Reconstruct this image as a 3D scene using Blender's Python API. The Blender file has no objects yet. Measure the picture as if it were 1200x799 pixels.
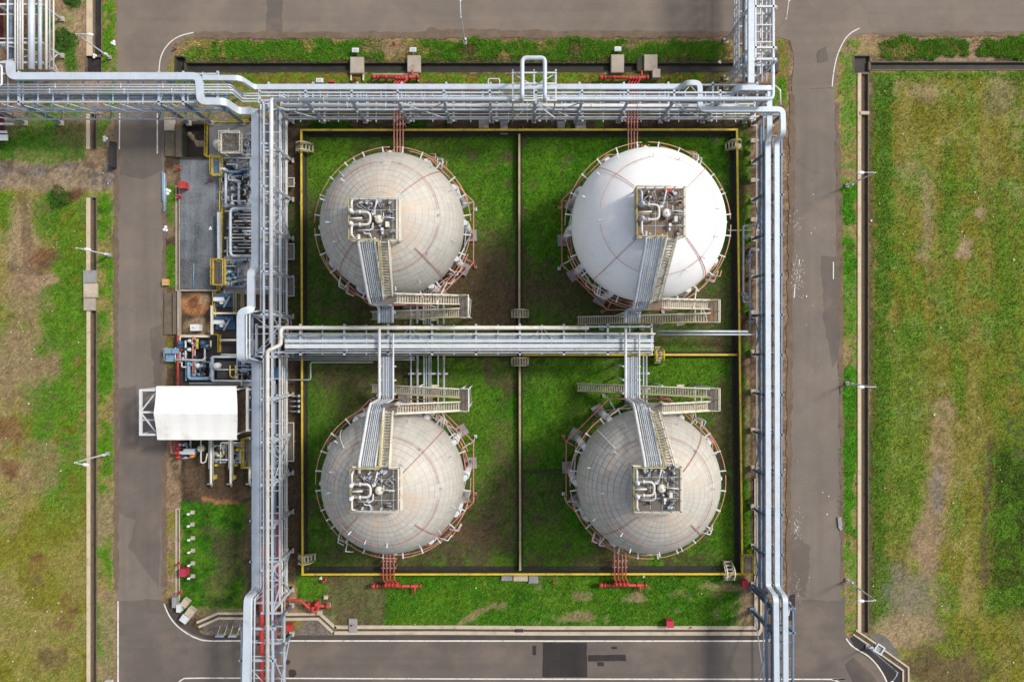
import bpy, math, random
import numpy as np
from mathutils import Vector, Matrix, geometry
R = math.radians
random.seed(7); rng = np.random.default_rng(11)
SC = bpy.context.scene; COL = SC.collection
CAM_H, FPX = 95.0, 840.0
def P(px, py, z=0.0):
    """world point seen at photo position px,py if it stands at height z"""
    k = (CAM_H - z) / FPX
    return Vector(((px - 600) * k, (399.5 - py) * k, z))

# ------------------------------------------------------------------ mesh builder
class M:
    def __init__(s): s.v = []; s.f = []; s.sm = []
    def quad(s, a, b, c, d):
        i = len(s.v); s.v += [a, b, c, d]; s.f.append((i, i+1, i+2, i+3)); s.sm.append(False)
    def box(s, c, size, rz=0.0):
        cx, cy, cz = c; x, y, z = size[0]/2, size[1]/2, size[2]/2; co, si = math.cos(rz), math.sin(rz); i = len(s.v)
        for dz in (-z, z):
            for dx, dy in ((-x,-y),(x,-y),(x,y),(-x,y)):
                s.v.append((cx+dx*co-dy*si, cy+dx*si+dy*co, cz+dz))
        s.f += [(i+3,i+2,i+1,i),(i+4,i+5,i+6,i+7),(i,i+1,i+5,i+4),(i+1,i+2,i+6,i+5),(i+2,i+3,i+7,i+6),(i+3,i,i+4,i+7)]; s.sm += [False]*6
        return s
    def beam(s, p, q, w, h, up=(0,0,1)):
        p, q = Vector(p), Vector(q); d = (q-p).normalized(); u = Vector(up)
        if abs(d.dot(u)) > 0.98: u = Vector((0,1,0))
        a = d.cross(u).normalized(); b = a.cross(d).normalized(); i = len(s.v)
        for e in (p, q):
            for x, y in ((-1,-1),(1,-1),(1,1),(-1,1)): s.v.append(tuple(e + a*(x*w/2) + b*(y*h/2)))
        s.f += [(i+3,i+2,i+1,i),(i+4,i+5,i+6,i+7),(i,i+1,i+5,i+4),(i+1,i+2,i+6,i+5),(i+2,i+3,i+7,i+6),(i+3,i,i+4,i+7)]; s.sm += [False]*6
        return s
    def ibeam(s, p, q, w, h, t=.05):
        p, q = Vector(p), Vector(q); d = (q-p).normalized(); u = Vector((0,0,1))
        if abs(d.dot(u)) > .98: u = Vector((0,1,0))
        a = d.cross(u).normalized(); b = a.cross(d).normalized()
        s.beam(p+b*(h/2-t/2), q+b*(h/2-t/2), w, t, up=u); s.beam(p-b*(h/2-t/2), q-b*(h/2-t/2), w, t, up=u)
        s.beam(p, q, t, h-2*t, up=u); return s
    def tube(s, pts, r, seg=8, fil=None, caps=True, close=False):
        pts = [Vector(p) for p in pts]
        if fil is None: fil = 1.6*r+.05
        if fil > 0 and not close and len(pts) > 2:
            o = [pts[0]]
            for k in range(1, len(pts)-1):
                a, b, c = pts[k-1], pts[k], pts[k+1]; u = (a-b); w = (c-b)
                if u.length < 1e-6 or w.length < 1e-6: continue
                ang = u.angle(w)
                if ang > math.pi-.05: o.append(b); continue
                t = min(fil/math.tan(ang/2), u.length*.49, w.length*.49); p1 = b+u.normalized()*t; p2 = b+w.normalized()*t
                n = 6 if r > .12 else 4
                for j in range(n+1):
                    q = j/n; o.append(p1*(1-q)**2 + b*(2*q*(1-q)) + p2*q*q)
            o.append(pts[-1]); pts = o
        n = len(pts); i0 = len(s.v); up = None
        for k, p in enumerate(pts):
            if close: d = (pts[(k+1) % n]-pts[k-1])
            else: d = (pts[min(k+1,n-1)]-pts[max(k-1,0)])
            if d.length < 1e-9: d = Vector((0,0,1))
            d.normalize()
            if up is None:
                up = Vector((0,0,1)) if abs(d.z) < .9 else Vector((1,0,0))
            up = (up - d*up.dot(d))
            if up.length < 1e-4: up = d.orthogonal()
            up.normalize(); b = d.cross(up)
            for j in range(seg):
                t = 2*math.pi*j/seg; s.v.append(tuple(p + up*(r*math.cos(t)) + b*(r*math.sin(t))))
        for k in range(n if close else n-1):
            a = i0+k*seg; c = i0+((k+1) % n)*seg
            for j in range(seg):
                s.f.append((a+j, a+(j+1)%seg, c+(j+1)%seg, c+j)); s.sm.append(seg > 5)
        if caps and not close:
            s.f.append(tuple(i0+j for j in range(seg))[::-1]); s.f.append(tuple(i0+(n-1)*seg+j for j in range(seg))); s.sm += [False, False]
        return s
    def duct(s, pts, w, h, fil=1.0):
        """flat covered tray of width w and height h swept along a path, top kept level"""
        pts = [Vector(p) for p in pts]; o = [pts[0]]
        for k in range(1, len(pts)-1):
            a, b, c = pts[k-1], pts[k], pts[k+1]; u, v = a-b, c-b
            if u.length < 1e-6 or v.length < 1e-6: continue
            ang = u.angle(v)
            if ang > math.pi-.04: o.append(b); continue
            t = min(fil/math.tan(ang/2), u.length*.48, v.length*.48); p1 = b+u.normalized()*t; p2 = b+v.normalized()*t
            for j in range(8): q = j/7; o.append(p1*(1-q)**2+b*(2*q*(1-q))+p2*q*q)
        o.append(pts[-1]); n = len(o); i0 = len(s.v); side = None
        for k, p in enumerate(o):
            d = (o[min(k+1,n-1)]-o[max(k-1,0)]).normalized(); sd = Vector((d.y,-d.x,0))
            if sd.length > .15: side = sd.normalized()
            elif side is None: nx = next((q-p for q in o[k:] if (q-p).xy.length > .1), Vector((1,0,0))); side = Vector((nx.y,-nx.x,0)).normalized()
            up = side.cross(d)
            for x, y in ((-1,-1),(1,-1),(1,1),(-1,1)): s.v.append(tuple(p+side*(x*w/2)+up*(y*h/2)))
        for k in range(n-1):
            a = i0+4*k
            for j in range(4): s.f.append((a+j, a+(j+1)%4, a+4+(j+1)%4, a+4+j)); s.sm.append(False)
        s.f += [(i0+3,i0+2,i0+1,i0), tuple(i0+4*(n-1)+j for j in range(4))]; s.sm += [False, False]
        return s
    def cyl(s, p, q, r, seg=14): return s.tube([p, q], r, seg, 0)
    def lathe(s, c, prof, seg=20):
        """profile of (radius, z) turned about a vertical axis through c"""
        i0 = len(s.v); n = len(prof)
        for r, z in prof:
            for j in range(seg):
                t = 2*math.pi*j/seg; s.v.append((c[0]+r*math.cos(t), c[1]+r*math.sin(t), c[2]+z))
        for k in range(n-1):
            for j in range(seg):
                s.f.append((i0+k*seg+j, i0+k*seg+(j+1)%seg, i0+(k+1)*seg+(j+1)%seg, i0+(k+1)*seg+j)); s.sm.append(True)
        s.f.append(tuple(i0+j for j in range(seg))[::-1]); s.f.append(tuple(i0+(n-1)*seg+j for j in range(seg))); s.sm += [False, False]
        return s
    def prism(s, poly, z0, z1):
        n = len(poly); i = len(s.v); ar = sum(poly[k][0]*poly[(k+1)%n][1]-poly[(k+1)%n][0]*poly[k][1] for k in range(n))
        if ar < 0: poly = poly[::-1]
        s.v += [(p[0], p[1], z0) for p in poly] + [(p[0], p[1], z1) for p in poly]
        s.f.append(tuple(range(i+n-1, i-1, -1))); s.f.append(tuple(range(i+n, i+2*n))); s.sm += [False, False]
        for k in range(n): s.f.append((i+k, i+(k+1)%n, i+n+(k+1)%n, i+n+k)); s.sm.append(False)
        return s
    def sheet(s, poly, z):
        vs = [Vector((p[0], p[1], 0)) for p in poly]; i = len(s.v)
        s.v += [(p[0], p[1], z) for p in poly]
        for t in geometry.tessellate_polygon([vs]):
            a, b, c = [vs[k] for k in t]
            if (b-a).cross(c-a).z < 0: t = (t[0], t[2], t[1])
            s.f.append(tuple(i+k for k in t)); s.sm.append(False)
        return s
    def wall(s, path, w, z0, z1, close=False):
        """vertical slab of width w along a plan polyline, mitred"""
        n = len(path); L = []; Rr = []
        pts = [Vector((p[0], p[1])) for p in path]
        for k in range(n):
            a = pts[k-1] if (k > 0 or close) else None; c = pts[(k+1) % n] if (k < n-1 or close) else None
            d1 = (pts[k]-a).normalized() if a is not None else (c-pts[k]).normalized()
            d2 = (c-pts[k]).normalized() if c is not None else d1
            n1 = Vector((-d1.y, d1.x)); n2 = Vector((-d2.y, d2.x)); m = (n1+n2).normalized(); m = m/max(.3, m.dot(n1))
            L.append(pts[k]+m*(w/2)); Rr.append(pts[k]-m*(w/2))
        for k in range(n if close else n-1):
            j = (k+1) % n; i = len(s.v)
            for z in (z0, z1):
                for q in (Rr[k], Rr[j], L[j], L[k]): s.v.append((q.x, q.y, z))
            fs = [(i+4,i+5,i+6,i+7),(i,i+1,i+5,i+4),(i+2,i+3,i+7,i+6)]
            if not close and k == 0: fs.append((i+3,i,i+4,i+7))
            if not close and k == n-2: fs.append((i+1,i+2,i+6,i+5))
            s.f += fs; s.sm += [False]*len(fs)
        return s
    def build(s, name, mat, parent=None, org=None):
        """ONE mesh object; with a parent it is a part whose origin is the thing's base"""
        off = Vector(ORG[parent.name]) if parent is not None else Vector(org if org is not None else (0,0,0))
        me = bpy.data.meshes.new(name); V = np.array([tuple(p) for p in s.v], dtype=np.float64) - np.array(off)
        me.from_pydata(V.tolist(), [], s.f); me.polygons.foreach_set('use_smooth', s.sm); me.update()
        me.materials.append(mat); o = bpy.data.objects.new(name, me); COL.objects.link(o)
        if parent is not None: o.parent = parent
        else: o.location = off
        ORG[o.name] = tuple(off); return o
ORG = {}
def tag(o, label=None, cat=None, group=None, kind=None):
    if label: o['label'] = label
    if cat: o['category'] = cat
    if group: o['group'] = group
    if kind: o['kind'] = kind
    return o
def thing(name, loc, label, cat, group=None):
    o = bpy.data.objects.new(name, None); COL.objects.link(o); o.location = loc; o.empty_display_size = .5
    ORG[o.name] = tuple(loc); return tag(o, label, cat, group)
def solo(m, name, mat, label, cat, org, group=None): return tag(m.build(name, mat, None, org), label, cat, group)
def struct(m, name, mat): return tag(m.build(name, mat), kind='structure')
def dup(o, loc, label=None, rz=None):
    c = o.copy(); COL.objects.link(c); c.location = loc
    if rz is not None: c.rotation_euler = (0, 0, rz)
    if label: c['label'] = label
    for ch in list(o.children):
        d = ch.copy(); COL.objects.link(d); d.parent = c
        for g in list(ch.children):
            e = g.copy(); COL.objects.link(e); e.parent = d
    return c

# ------------------------------------------------------------------ materials
def nd(nt, t, **kw):
    n = nt.nodes.new(t)
    for k, v in kw.items():
        if k.startswith('i_'):
            key = k[2:]; key = int(key) if key.isdigit() else key.replace('_', ' ')
            if hasattr(v, 'is_linked'): nt.links.new(v, n.inputs[key])
            else: n.inputs[key].default_value = v
        else: setattr(n, k, v)
    return n
def math_(nt, op, a, b=None, clamp=False):
    n = nd(nt, 'ShaderNodeMath', operation=op, use_clamp=clamp, i_0=a)
    if b is not None:
        if hasattr(b, 'is_linked'): nt.links.new(b, n.inputs[1])
        else: n.inputs[1].default_value = b
    return n.outputs[0]
def mixc(nt, fac, a, b, mode='MIX'):
    n = nd(nt, 'ShaderNodeMix', data_type='RGBA', blend_type=mode)
    for idx, v in ((0, fac), (6, a), (7, b)):
        if hasattr(v, 'is_linked'): nt.links.new(v, n.inputs[idx])
        else: n.inputs[idx].default_value = v if idx == 0 else (*v, 1) if len(v) == 3 else v
    return n.outputs[2]
def ramp(nt, fac, a, b):
    n = nd(nt, 'ShaderNodeMapRange', interpolation_type='SMOOTHSTEP', i_0=fac); n.inputs[1].default_value = a; n.inputs[2].default_value = b
    return n.outputs[0]
def newmat(name):
    m = bpy.data.materials.new(name); m.use_nodes = True; nt = m.node_tree
    return m, nt, nt.nodes['Principled BSDF']
def noise(nt, vec, scale, detail=4, rough=.55):
    return nd(nt, 'ShaderNodeTexNoise', i_Vector=vec, i_Scale=scale, i_Detail=detail, i_Roughness=rough).outputs[0]
def mk(name, col, rough=.6, metal=0.0, var=.18, scale=1.3, dirt=None, damt=.4, dscale=.6, bump=0.0, bscale=8, spec=.4):
    m, nt, bs = newmat(name)
    pos = nd(nt, 'ShaderNodeNewGeometry').outputs['Position']
    n1 = noise(nt, pos, scale, 5); n2 = noise(nt, pos, scale*7.3, 3)
    v = math_(nt, 'ADD', math_(nt, 'MULTIPLY', math_(nt, 'SUBTRACT', n1, .5), 2.4*var), math_(nt, 'MULTIPLY', math_(nt, 'SUBTRACT', n2, .5), 1.5*var))
    v = math_(nt, 'ADD', v, 1.0)
    c = mixc(nt, 1.0, col, nd(nt, 'ShaderNodeCombineColor', i_0=v, i_1=v, i_2=v).outputs[0], 'MULTIPLY')
    if dirt is not None:
        n3 = noise(nt, pos, dscale, 6, .65); f = math_(nt, 'MULTIPLY', ramp(nt, n3, .5, .72), damt); c = mixc(nt, f, c, dirt)
    nt.links.new(c, bs.inputs['Base Color']); bs.inputs['Metallic'].default_value = metal; bs.inputs['Specular IOR Level'].default_value = spec
    rr = math_(nt, 'ADD', math_(nt, 'MULTIPLY', math_(nt, 'SUBTRACT', n1, .5), .35), rough, True); nt.links.new(rr, bs.inputs['Roughness'])
    if bump > 0:
        b = nd(nt, 'ShaderNodeBump', i_Strength=bump, i_Distance=.05, i_Height=noise(nt, pos, bscale, 4)); nt.links.new(b.outputs[0], bs.inputs['Normal'])
    return m
MT = {}
MT['silver'] = mk('aluminium_cladding', (.49,.55,.61), .5, .12, .10, .9, (.36,.36,.35), .45, .5)
MT['brown_slab'] = mk('brown_stained_concrete', (.135,.108,.076), .95, 0, .35, 1.2, (.06,.05,.035), .7, .9, .3, 5)
MT['tread'] = mk('worn_stair_treads', (.46,.42,.33), .7, .1, .3, 1.6, (.24,.17,.10), .5, .9)
MT['galv'] = mk('galvanised_steel', (.43,.485,.55), .5, .15, .2, 1.1, (.3,.27,.24), .35, .8)
MT['white_pipe'] = mk('white_painted_steel', (.56,.58,.60), .5, 0, .12, 1.2, (.40,.36,.31), .4, .9)
MT['white_pipe_b'] = mk('cream_white_painted_steel', (.57,.55,.50), .55, 0, .15, 1.0, (.36,.27,.18), .6, .8); MT['white_pipe_c'] = mk('bluish_white_painted_steel', (.47,.52,.57), .5, .05, .14, 1.2, (.33,.31,.28), .5, .9)
MT['grey_pipe'] = mk('grey_painted_steel', (.33,.34,.35), .5, .1, .16, 1.2, (.25,.2,.16), .4, .9)
MT['blue_steel'] = mk('blue_grey_steel', (.155,.215,.30), .5, .1, .2, 1.2, (.14,.13,.12), .4, .8)
MT['cream'] = mk('cream_painted_steel', (.64,.60,.49), .55, 0, .14, 1.5, (.42,.30,.16), .5, .9)
MT['yellow'] = mk('yellow_paint', (.60,.43,.03), .55, 0, .22, 1.2, (.25,.19,.07), .85, 1.1)
MT['dull_yellow'] = mk('faded_yellow_paint', (.38,.33,.13), .6, 0, .22, 1.2, (.22,.18,.09), .6, .8)
MT['red'] = mk('red_paint', (.40,.04,.032), .55, 0, .3, 1.5, (.30,.11,.07), .65, 1.2)
MT['ring_red'] = mk('salmon_ring_paint', (.50,.235,.16), .65, 0, .2, 1.5, (.46,.36,.27), .5, .8)
MT['faded_red'] = mk('faded_red_paint', (.46,.17,.14), .6, 0, .2, 1.5, (.46,.33,.28), .6, .8)
MT['blue'] = mk('blue_paint', (.03,.085,.17), .45, 0, .2, 1.5, (.1,.1,.1), .3, .8)
MT['light_blue'] = mk('light_blue_paint', (.17,.28,.38), .5, 0, .2, 1.5, (.12,.14,.15), .3, .8)
MT['concrete'] = mk('weathered_concrete', (.36,.31,.25), .9, 0, .25, .9, (.14,.115,.09), .7, .5, .3, 6)
MT['pale_concrete'] = mk('pale_concrete', (.46,.39,.30), .9, 0, .2, .9, (.27,.22,.16), .7, .6, .3, 6)
MT['grey_concrete'] = mk('grey_concrete', (.27,.265,.26), .9, 0, .25, .9, (.12,.11,.10), .6, .5, .3, 6)
MT['moss_concrete'] = mk('mossy_dark_concrete', (.045,.045,.03), .95, 0, .35, .9, (.02,.03,.01), .7, .5, .3, 6)
MT['tan_kerb'] = mk('tan_weathered_kerb', (.52,.42,.29), .9, 0, .2, .9, (.25,.18,.11), .6, .5, .3, 6)
MT['wet'] = mk('wet_drain_bed', (.032,.029,.026), .62, 0, .4, .6, (.06,.05,.035), .5, .7, 0, 6, .22)
MT['gutter'] = mk('silted_gutter_bed', (.085,.060,.037), .85, 0, .4, .8, (.02,.016,.012), .6, .6)
MT['rubber'] = mk('black_steel', (.03,.03,.033), .6, 0, .3)
MT['grating'] = mk('stained_steel_grating', (.14,.125,.105), .7, .2, .4, 1.6, (.22,.13,.07), .6, .9)
MT['rust_grating'] = mk('rusty_steel_grating', (.17,.125,.085), .7, .1, .45, 1.6, (.30,.12,.04), .8, .8)
MT['canvas'] = mk('white_canvas', (.79,.78,.745), .8, 0, .025, .5, (.55,.52,.46), .55, .45)
MT['maroon'] = mk('maroon_paint', (.09,.02,.025), .5, 0, .2)
MT['line'] = mk('worn_white_road_paint', (.66,.62,.55), .8, 0, .15, 1.3, (.22,.2,.18), .7, 1.6)
MT['ochre'] = mk('raw_plywood', (.50,.31,.12), .8, 0, .15)
MT['orange'] = mk('orange_plastic', (.7,.2,.03), .5)
MT['magenta'] = mk('crimson_paint', (.42,.025,.06), .5, 0, .25, 1.5, (.3,.1,.09), .5, 1.2)
MT['gravel_white'] = mk('white_plastic', (.64,.64,.63), .6, 0, .08)

def asphalt(name, col, var=.16, tan=.3, fsc=9, run='y'):
    m, nt, bs = newmat(name)
    pos = nd(nt, 'ShaderNodeNewGeometry').outputs['Position']
    big = noise(nt, pos, .07, 4); mid = noise(nt, pos, .5, 6, .65); fine = noise(nt, pos, fsc, 3, .7)
    sx = nd(nt, 'ShaderNodeMapping', i_Vector=pos); sx.inputs['Scale'].default_value = (.9, .03, 1) if run == 'y' else (.03, .9, 1); st = noise(nt, sx.outputs[0], 1, 3)
    v = math_(nt, 'ADD', math_(nt, 'MULTIPLY', math_(nt, 'SUBTRACT', mid, .5), 1.6*var), math_(nt, 'MULTIPLY', math_(nt, 'SUBTRACT', fine, .5), 2.2*var))
    v = math_(nt, 'ADD', v, math_(nt, 'MULTIPLY', math_(nt, 'SUBTRACT', st, .5), 1.8*var))
    v = math_(nt, 'ADD', v, math_(nt, 'MULTIPLY', math_(nt, 'SUBTRACT', big, .5), 3.0*var)); v = math_(nt, 'ADD', v, 1.0)
    c = mixc(nt, 1.0, col, nd(nt, 'ShaderNodeCombineColor', i_0=v, i_1=v, i_2=v).outputs[0], 'MULTIPLY')
    f = math_(nt, 'MULTIPLY', ramp(nt, noise(nt, pos, .16, 7, .6), .46, .68), tan); c = mixc(nt, f, c, (.24,.185,.14))
    vo = nd(nt, 'ShaderNodeTexVoronoi', feature='DISTANCE_TO_EDGE', i_Scale=.22)
    wv = mixc(nt, .25, pos, nd(nt, 'ShaderNodeTexNoise', i_Vector=pos, i_Scale=.8, i_Detail=4).outputs[1], 'ADD'); nt.links.new(wv, vo.inputs['Vector'])
    ck = math_(nt, 'MULTIPLY', math_(nt, 'LESS_THAN', vo.outputs[0], .004), ramp(nt, noise(nt, pos, .12, 2), .6, .66)); c = mixc(nt, math_(nt, 'MULTIPLY', ck, .45), c, (.04,.035,.03))
    sp = math_(nt, 'MULTIPLY', math_(nt, 'GREATER_THAN', noise(nt, pos, 5.5, 2, .5), .74), ramp(nt, noise(nt, pos, .2, 3), .5, .66)); c = mixc(nt, math_(nt, 'MULTIPLY', sp, .5), c, (.4,.36,.3))
    nt.links.new(c, bs.inputs['Base Color']); bs.inputs['Roughness'].default_value = .88; bs.inputs['Specular IOR Level'].default_value = .25
    b = nd(nt, 'ShaderNodeBump', i_Strength=.25, i_Distance=.03, i_Height=fine); nt.links.new(b.outputs[0], bs.inputs['Normal'])
    return m
MT['asphalt'] = asphalt('dusty_asphalt', (.160,.135,.114), .2, .4)
MT['asphalt_dark'] = asphalt('fresh_asphalt', (.122,.103,.090), .18, .3, 9, 'x')
MT['asphalt_x'] = asphalt('dusty_cross_road', (.168,.139,.115), .2, .45, 9, 'x'); MT['asphalt_patch'] = asphalt('black_asphalt_patch', (.034,.03,.03), .3, .06)
MT['shoulder'] = asphalt('dark_road_shoulder', (.062,.053,.048), .2, .15)
MT['bluegravel'] = asphalt('grey_gravel', (.118,.131,.144), 1.0, .10, 5.5)

def shell_mat(name, base, lines, stain, white=False):
    m, nt, bs = newmat(name)
    oc = nd(nt, 'ShaderNodeTexCoord').outputs['Object']; nv = nd(nt, 'ShaderNodeVectorMath', operation='NORMALIZE', i_0=oc).outputs[0]
    sp = nd(nt, 'ShaderNodeSeparateXYZ', i_0=nv); x, y, z = sp.outputs
    th = math_(nt, 'MULTIPLY', math_(nt, 'ARCCOSINE', z), 180/math.pi); lon = math_(nt, 'MULTIPLY', math_(nt, 'ARCTAN2', y, x), 180/math.pi)
    sn = math_(nt, 'MAXIMUM', math_(nt, 'SQRT', math_(nt, 'SUBTRACT', 1.0, math_(nt, 'MULTIPLY', z, z))), .03)
    n1 = noise(nt, nv, 2.2, 6, .6); n2 = noise(nt, nv, 16, 4, .6)
    v = math_(nt, 'ADD', math_(nt, 'MULTIPLY', math_(nt, 'SUBTRACT', n1, .5), .12 if white else .5), math_(nt, 'MULTIPLY', math_(nt, 'SUBTRACT', n2, .5), .05 if white else .3)); v = math_(nt, 'ADD', v, 1.0)
    c = mixc(nt, 1.0, base, nd(nt, 'ShaderNodeCombineColor', i_0=v, i_1=v, i_2=v).outputs[0], 'MULTIPLY')
    # sheet joints: rings every 6.5 degrees, 40 meridians
    def joint(val, step, half):
        q = math_(nt, 'PINGPONG', val, step/2)
        return math_(nt, 'LESS_THAN', q, half)
    if not white:
        rg = joint(th, 5.2, .42); me = math_(nt, 'LESS_THAN', math_(nt, 'MULTIPLY', math_(nt, 'PINGPONG', lon, 3.75), sn), .36)
        ln = math_(nt, 'MAXIMUM', rg, me); bk = ramp(nt, noise(nt, nv, 5, 3), .35, .6)
        ln = math_(nt, 'MAXIMUM', rg, math_(nt, 'MULTIPLY', me, .6)); west = nd(nt, 'ShaderNodeMapRange', i_0=x); west.inputs[1].default_value = -.7; west.inputs[2].default_value = .7; west.inputs[3].default_value = 1.0; west.inputs[4].default_value = .45
        c = mixc(nt, math_(nt, 'MULTIPLY', math_(nt, 'MULTIPLY', ln, west.outputs[0]), math_(nt, 'ADD', math_(nt, 'MULTIPLY', bk, lines*.45), lines*.38)), c, (.16,.145,.125))
        cell = nd(nt, 'ShaderNodeCombineXYZ', i_0=math_(nt, 'FLOOR', math_(nt, 'DIVIDE', th, 5.2)), i_1=math_(nt, 'FLOOR', math_(nt, 'DIVIDE', lon, 7.5)))
        wn = nd(nt, 'ShaderNodeTexWhiteNoise', noise_dimensions='3D', i_Vector=cell.outputs[0]).outputs[0]
        w = math_(nt, 'ADD', math_(nt, 'MULTIPLY', wn, .13), .93); c = mixc(nt, 1.0, c, nd(nt, 'ShaderNodeCombineColor', i_0=w, i_1=w, i_2=w).outputs[0], 'MULTIPLY')
    else:
        rg = math_(nt, 'LESS_THAN', math_(nt, 'PINGPONG', lon, 11.25), .22); r2 = math_(nt, 'LESS_THAN', math_(nt, 'PINGPONG', math_(nt, 'ADD', th, 9.0), 12), .22); c = mixc(nt, math_(nt, 'MULTIPLY', math_(nt, 'MAXIMUM', rg, r2), .22), c, (.5,.5,.48)); gs = noise(nt, nv, 3.5, 6, .65); c = mixc(nt, math_(nt, 'MULTIPLY', ramp(nt, gs, .5, .72), .28), c, (.62,.60,.55))
    # rust run-off streaks below the platform
    sv = nd(nt, 'ShaderNodeCombineXYZ', i_0=math_(nt, 'MULTIPLY', x, math_(nt, 'DIVIDE', 1.0, sn)), i_1=math_(nt, 'MULTIPLY', y, math_(nt, 'DIVIDE', 1.0, sn)), i_2=math_(nt, 'ADD', math_(nt, 'MULTIPLY', th, .012), math_(nt, 'MULTIPLY', nd(nt, 'ShaderNodeObjectInfo').outputs['Random'], 9.0)))
    s1 = noise(nt, sv.outputs[0], 3.2 if white else 2.1, 5, .62)
    fade = nd(nt, 'ShaderNodeMapRange', interpolation_type='SMOOTHSTEP', i_0=th); fade.inputs[1].default_value = 12; fade.inputs[2].default_value = 29 if white else 52; fade.inputs[3].default_value = 1; fade.inputs[4].default_value = 0
    f = math_(nt, 'MULTIPLY', math_(nt, 'MULTIPLY', ramp(nt, s1, .45 if white else .38, .63 if white else .66), fade.outputs[0]), stain)
    c = mixc(nt, f, c, (.62,.44,.26) if white else (.50,.375,.265))
    # mildew streaks lower down
    if not white:
        s2 = noise(nt, sv.outputs[0], 7, 4, .6); f2 = math_(nt, 'MULTIPLY', math_(nt, 'MULTIPLY', ramp(nt, s2, .5, .72), ramp(nt, th, 30, 75)), .35); c = mixc(nt, f2, c, (.2,.195,.17)); s3 = noise(nt, nv, 1.1, 3); c = mixc(nt, math_(nt, 'MULTIPLY', ramp(nt, s3, .42, .62), .30), c, (.26,.25,.225))
    nt.links.new(c, bs.inputs['Base Color']); bs.inputs['Roughness'].default_value = .5 if white else .56; bs.inputs['Specular IOR Level'].default_value = .4 if white else .6
    return m
MT['shell_grey'] = shell_mat('weathered_tank_cladding', (.455,.435,.39), .95, .9)
MT['shell_white'] = shell_mat('white_tank_paint', (.82,.82,.81), .1, .8, True)
# ------------------------------------------------------------------ ground: one sheet, coloured by what grows on it
def vnoise(X, Y, scale, seed):
    g = np.random.default_rng(seed).random((256, 256)); u = X/scale+1000.37; v = Y/scale+1000.71
    iu = np.floor(u).astype(int); iv = np.floor(v).astype(int); fu = u-iu; fv = v-iv; fu = fu*fu*(3-2*fu); fv = fv*fv*(3-2*fv)
    a = g[iu % 256, iv % 256]; b = g[(iu+1) % 256, iv % 256]; c = g[iu % 256, (iv+1) % 256]; d = g[(iu+1) % 256, (iv+1) % 256]
    return (a*(1-fu)+b*fu)*(1-fv)+(c*(1-fu)+d*fu)*fv
def fbm(X, Y, scale, seed, o=4):
    t = 0; w = 0
    for k in range(o): a = .55**k; t = t+a*vnoise(X, Y, scale/2**k, seed+k); w += a
    return t/w
def sst(a, b, x): t = np.clip((x-a)/(b-a), 0, 1); return t*t*(3-2*t)

DRAINS = [  # plan rectangles in photo pixels at ground level: x0,y0,x1,y1
    (217,74.5,905,83.5), (1019,73.5,1300,81.5), (1010,86,1017,741), (107.5,232,112.5,317), (107.5,364,112.5,810),
    (110,-30,118.5,66), (101,66,118.5,90), (107,134,112.5,175), (206,67,217,86), (1001,66,1019,86), (207,219,209.6,340), (207,597,209.6,702)]
DR = [(P(a,d).x, P(a,d).y, P(c,b).x, P(c,b).y) for a,b,c,d in DRAINS]
PITS = [(P(215,185).x, P(215,185).y, P(243,146).x, P(243,146).y)]
def lines(lo, hi, step, extra, far):
    a = list(np.arange(lo, hi+1e-6, step)); a = [v for v in a if all(abs(v-e) > .07 for e in extra)] + list(set(round(e, 4) for e in extra))
    a = sorted(a); o = [a[0]]
    for v in a[1:]:
        if v-o[-1] > 1e-3: o.append(v)
    return np.array([-f for f in far[::-1]] + o + far)
gx = lines(-70, 70, .25, [v for r in DR+PITS for v in (r[0], r[2]) if abs(v) < 70], [76, 90, 130, 220, 420])
gy = lines(-47, 47, .25, [v for r in DR+PITS for v in (r[1], r[3]) if abs(v) < 47], [52, 65, 100, 190, 420])
X, Y = np.meshgrid(gx, gy)          # shape (ny,nx)
wx = (fbm(X, Y, 2.2, 3, 3)-.5)*10+(fbm(X, Y, .7, 9, 2)-.5)*5; wy = (fbm(X, Y, 2.2, 23, 3)-.5)*10+(fbm(X, Y, .7, 29, 2)-.5)*5
PX0 = X*FPX/CAM_H+600; PY0 = 399.5-Y*FPX/CAM_H; PX = PX0+wx; PY = PY0+wy
N12 = fbm(X, Y, 12, 41); N5 = fbm(X, Y, 5, 51); N2 = fbm(X, Y, 2.0, 61, 3); N1 = fbm(X, Y, .8, 71, 2); NR = rng.random(X.shape)
C = {k: np.array(v) for k, v in dict(lush=(.034,.134,.004), green=(.072,.175,.008), olive=(.152,.146,.018), straw=(.225,.182,.062), soil=(.235,.160,.098), pink=(.27,.185,.125),
     brown=(.10,.062,.037), redsoil=(.135,.055,.03), dark=(.035,.033,.018), dgreen=(.020,.068,.004), grey=(.16,.135,.115), tan=(.27,.195,.115), mud=(.072,.05,.03), clay=(.30,.14,.06)).items()}
col = np.empty(X.shape+(3,)); col[:] = C['straw']; gr = np.full(X.shape, .25)     # gr: how much grass stands here
def paint(m, c, g=None):
    global gr
    m = np.clip(m, 0, 1)[..., None]; c = C[c] if isinstance(c, str) else c
    col[:] = col*(1-m)+c*m
    if g is not None: gr = gr*(1-m[..., 0])+g*m[..., 0]
def rect(x0, y0, x1, y1, s=3): return np.clip((PX-x0)/s+.5, 0, 1)*np.clip((x1-PX)/s+.5, 0, 1)*np.clip((PY-y0)/s+.5, 0, 1)*np.clip((y1-PY)/s+.5, 0, 1)
def hard(x0, y0, x1, y1): return ((PX0 > x0) & (PX0 < x1) & (PY0 > y0) & (PY0 < y1)).astype(float)
def blob(cx, cy, rx, ry, s=.5, n=1.0):
    d = np.sqrt(((PX-cx)/rx)**2+((PY-cy)/ry)**2)+(N2-.5)*n; return sst(1+s/2, 1-s/2, d)
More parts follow.
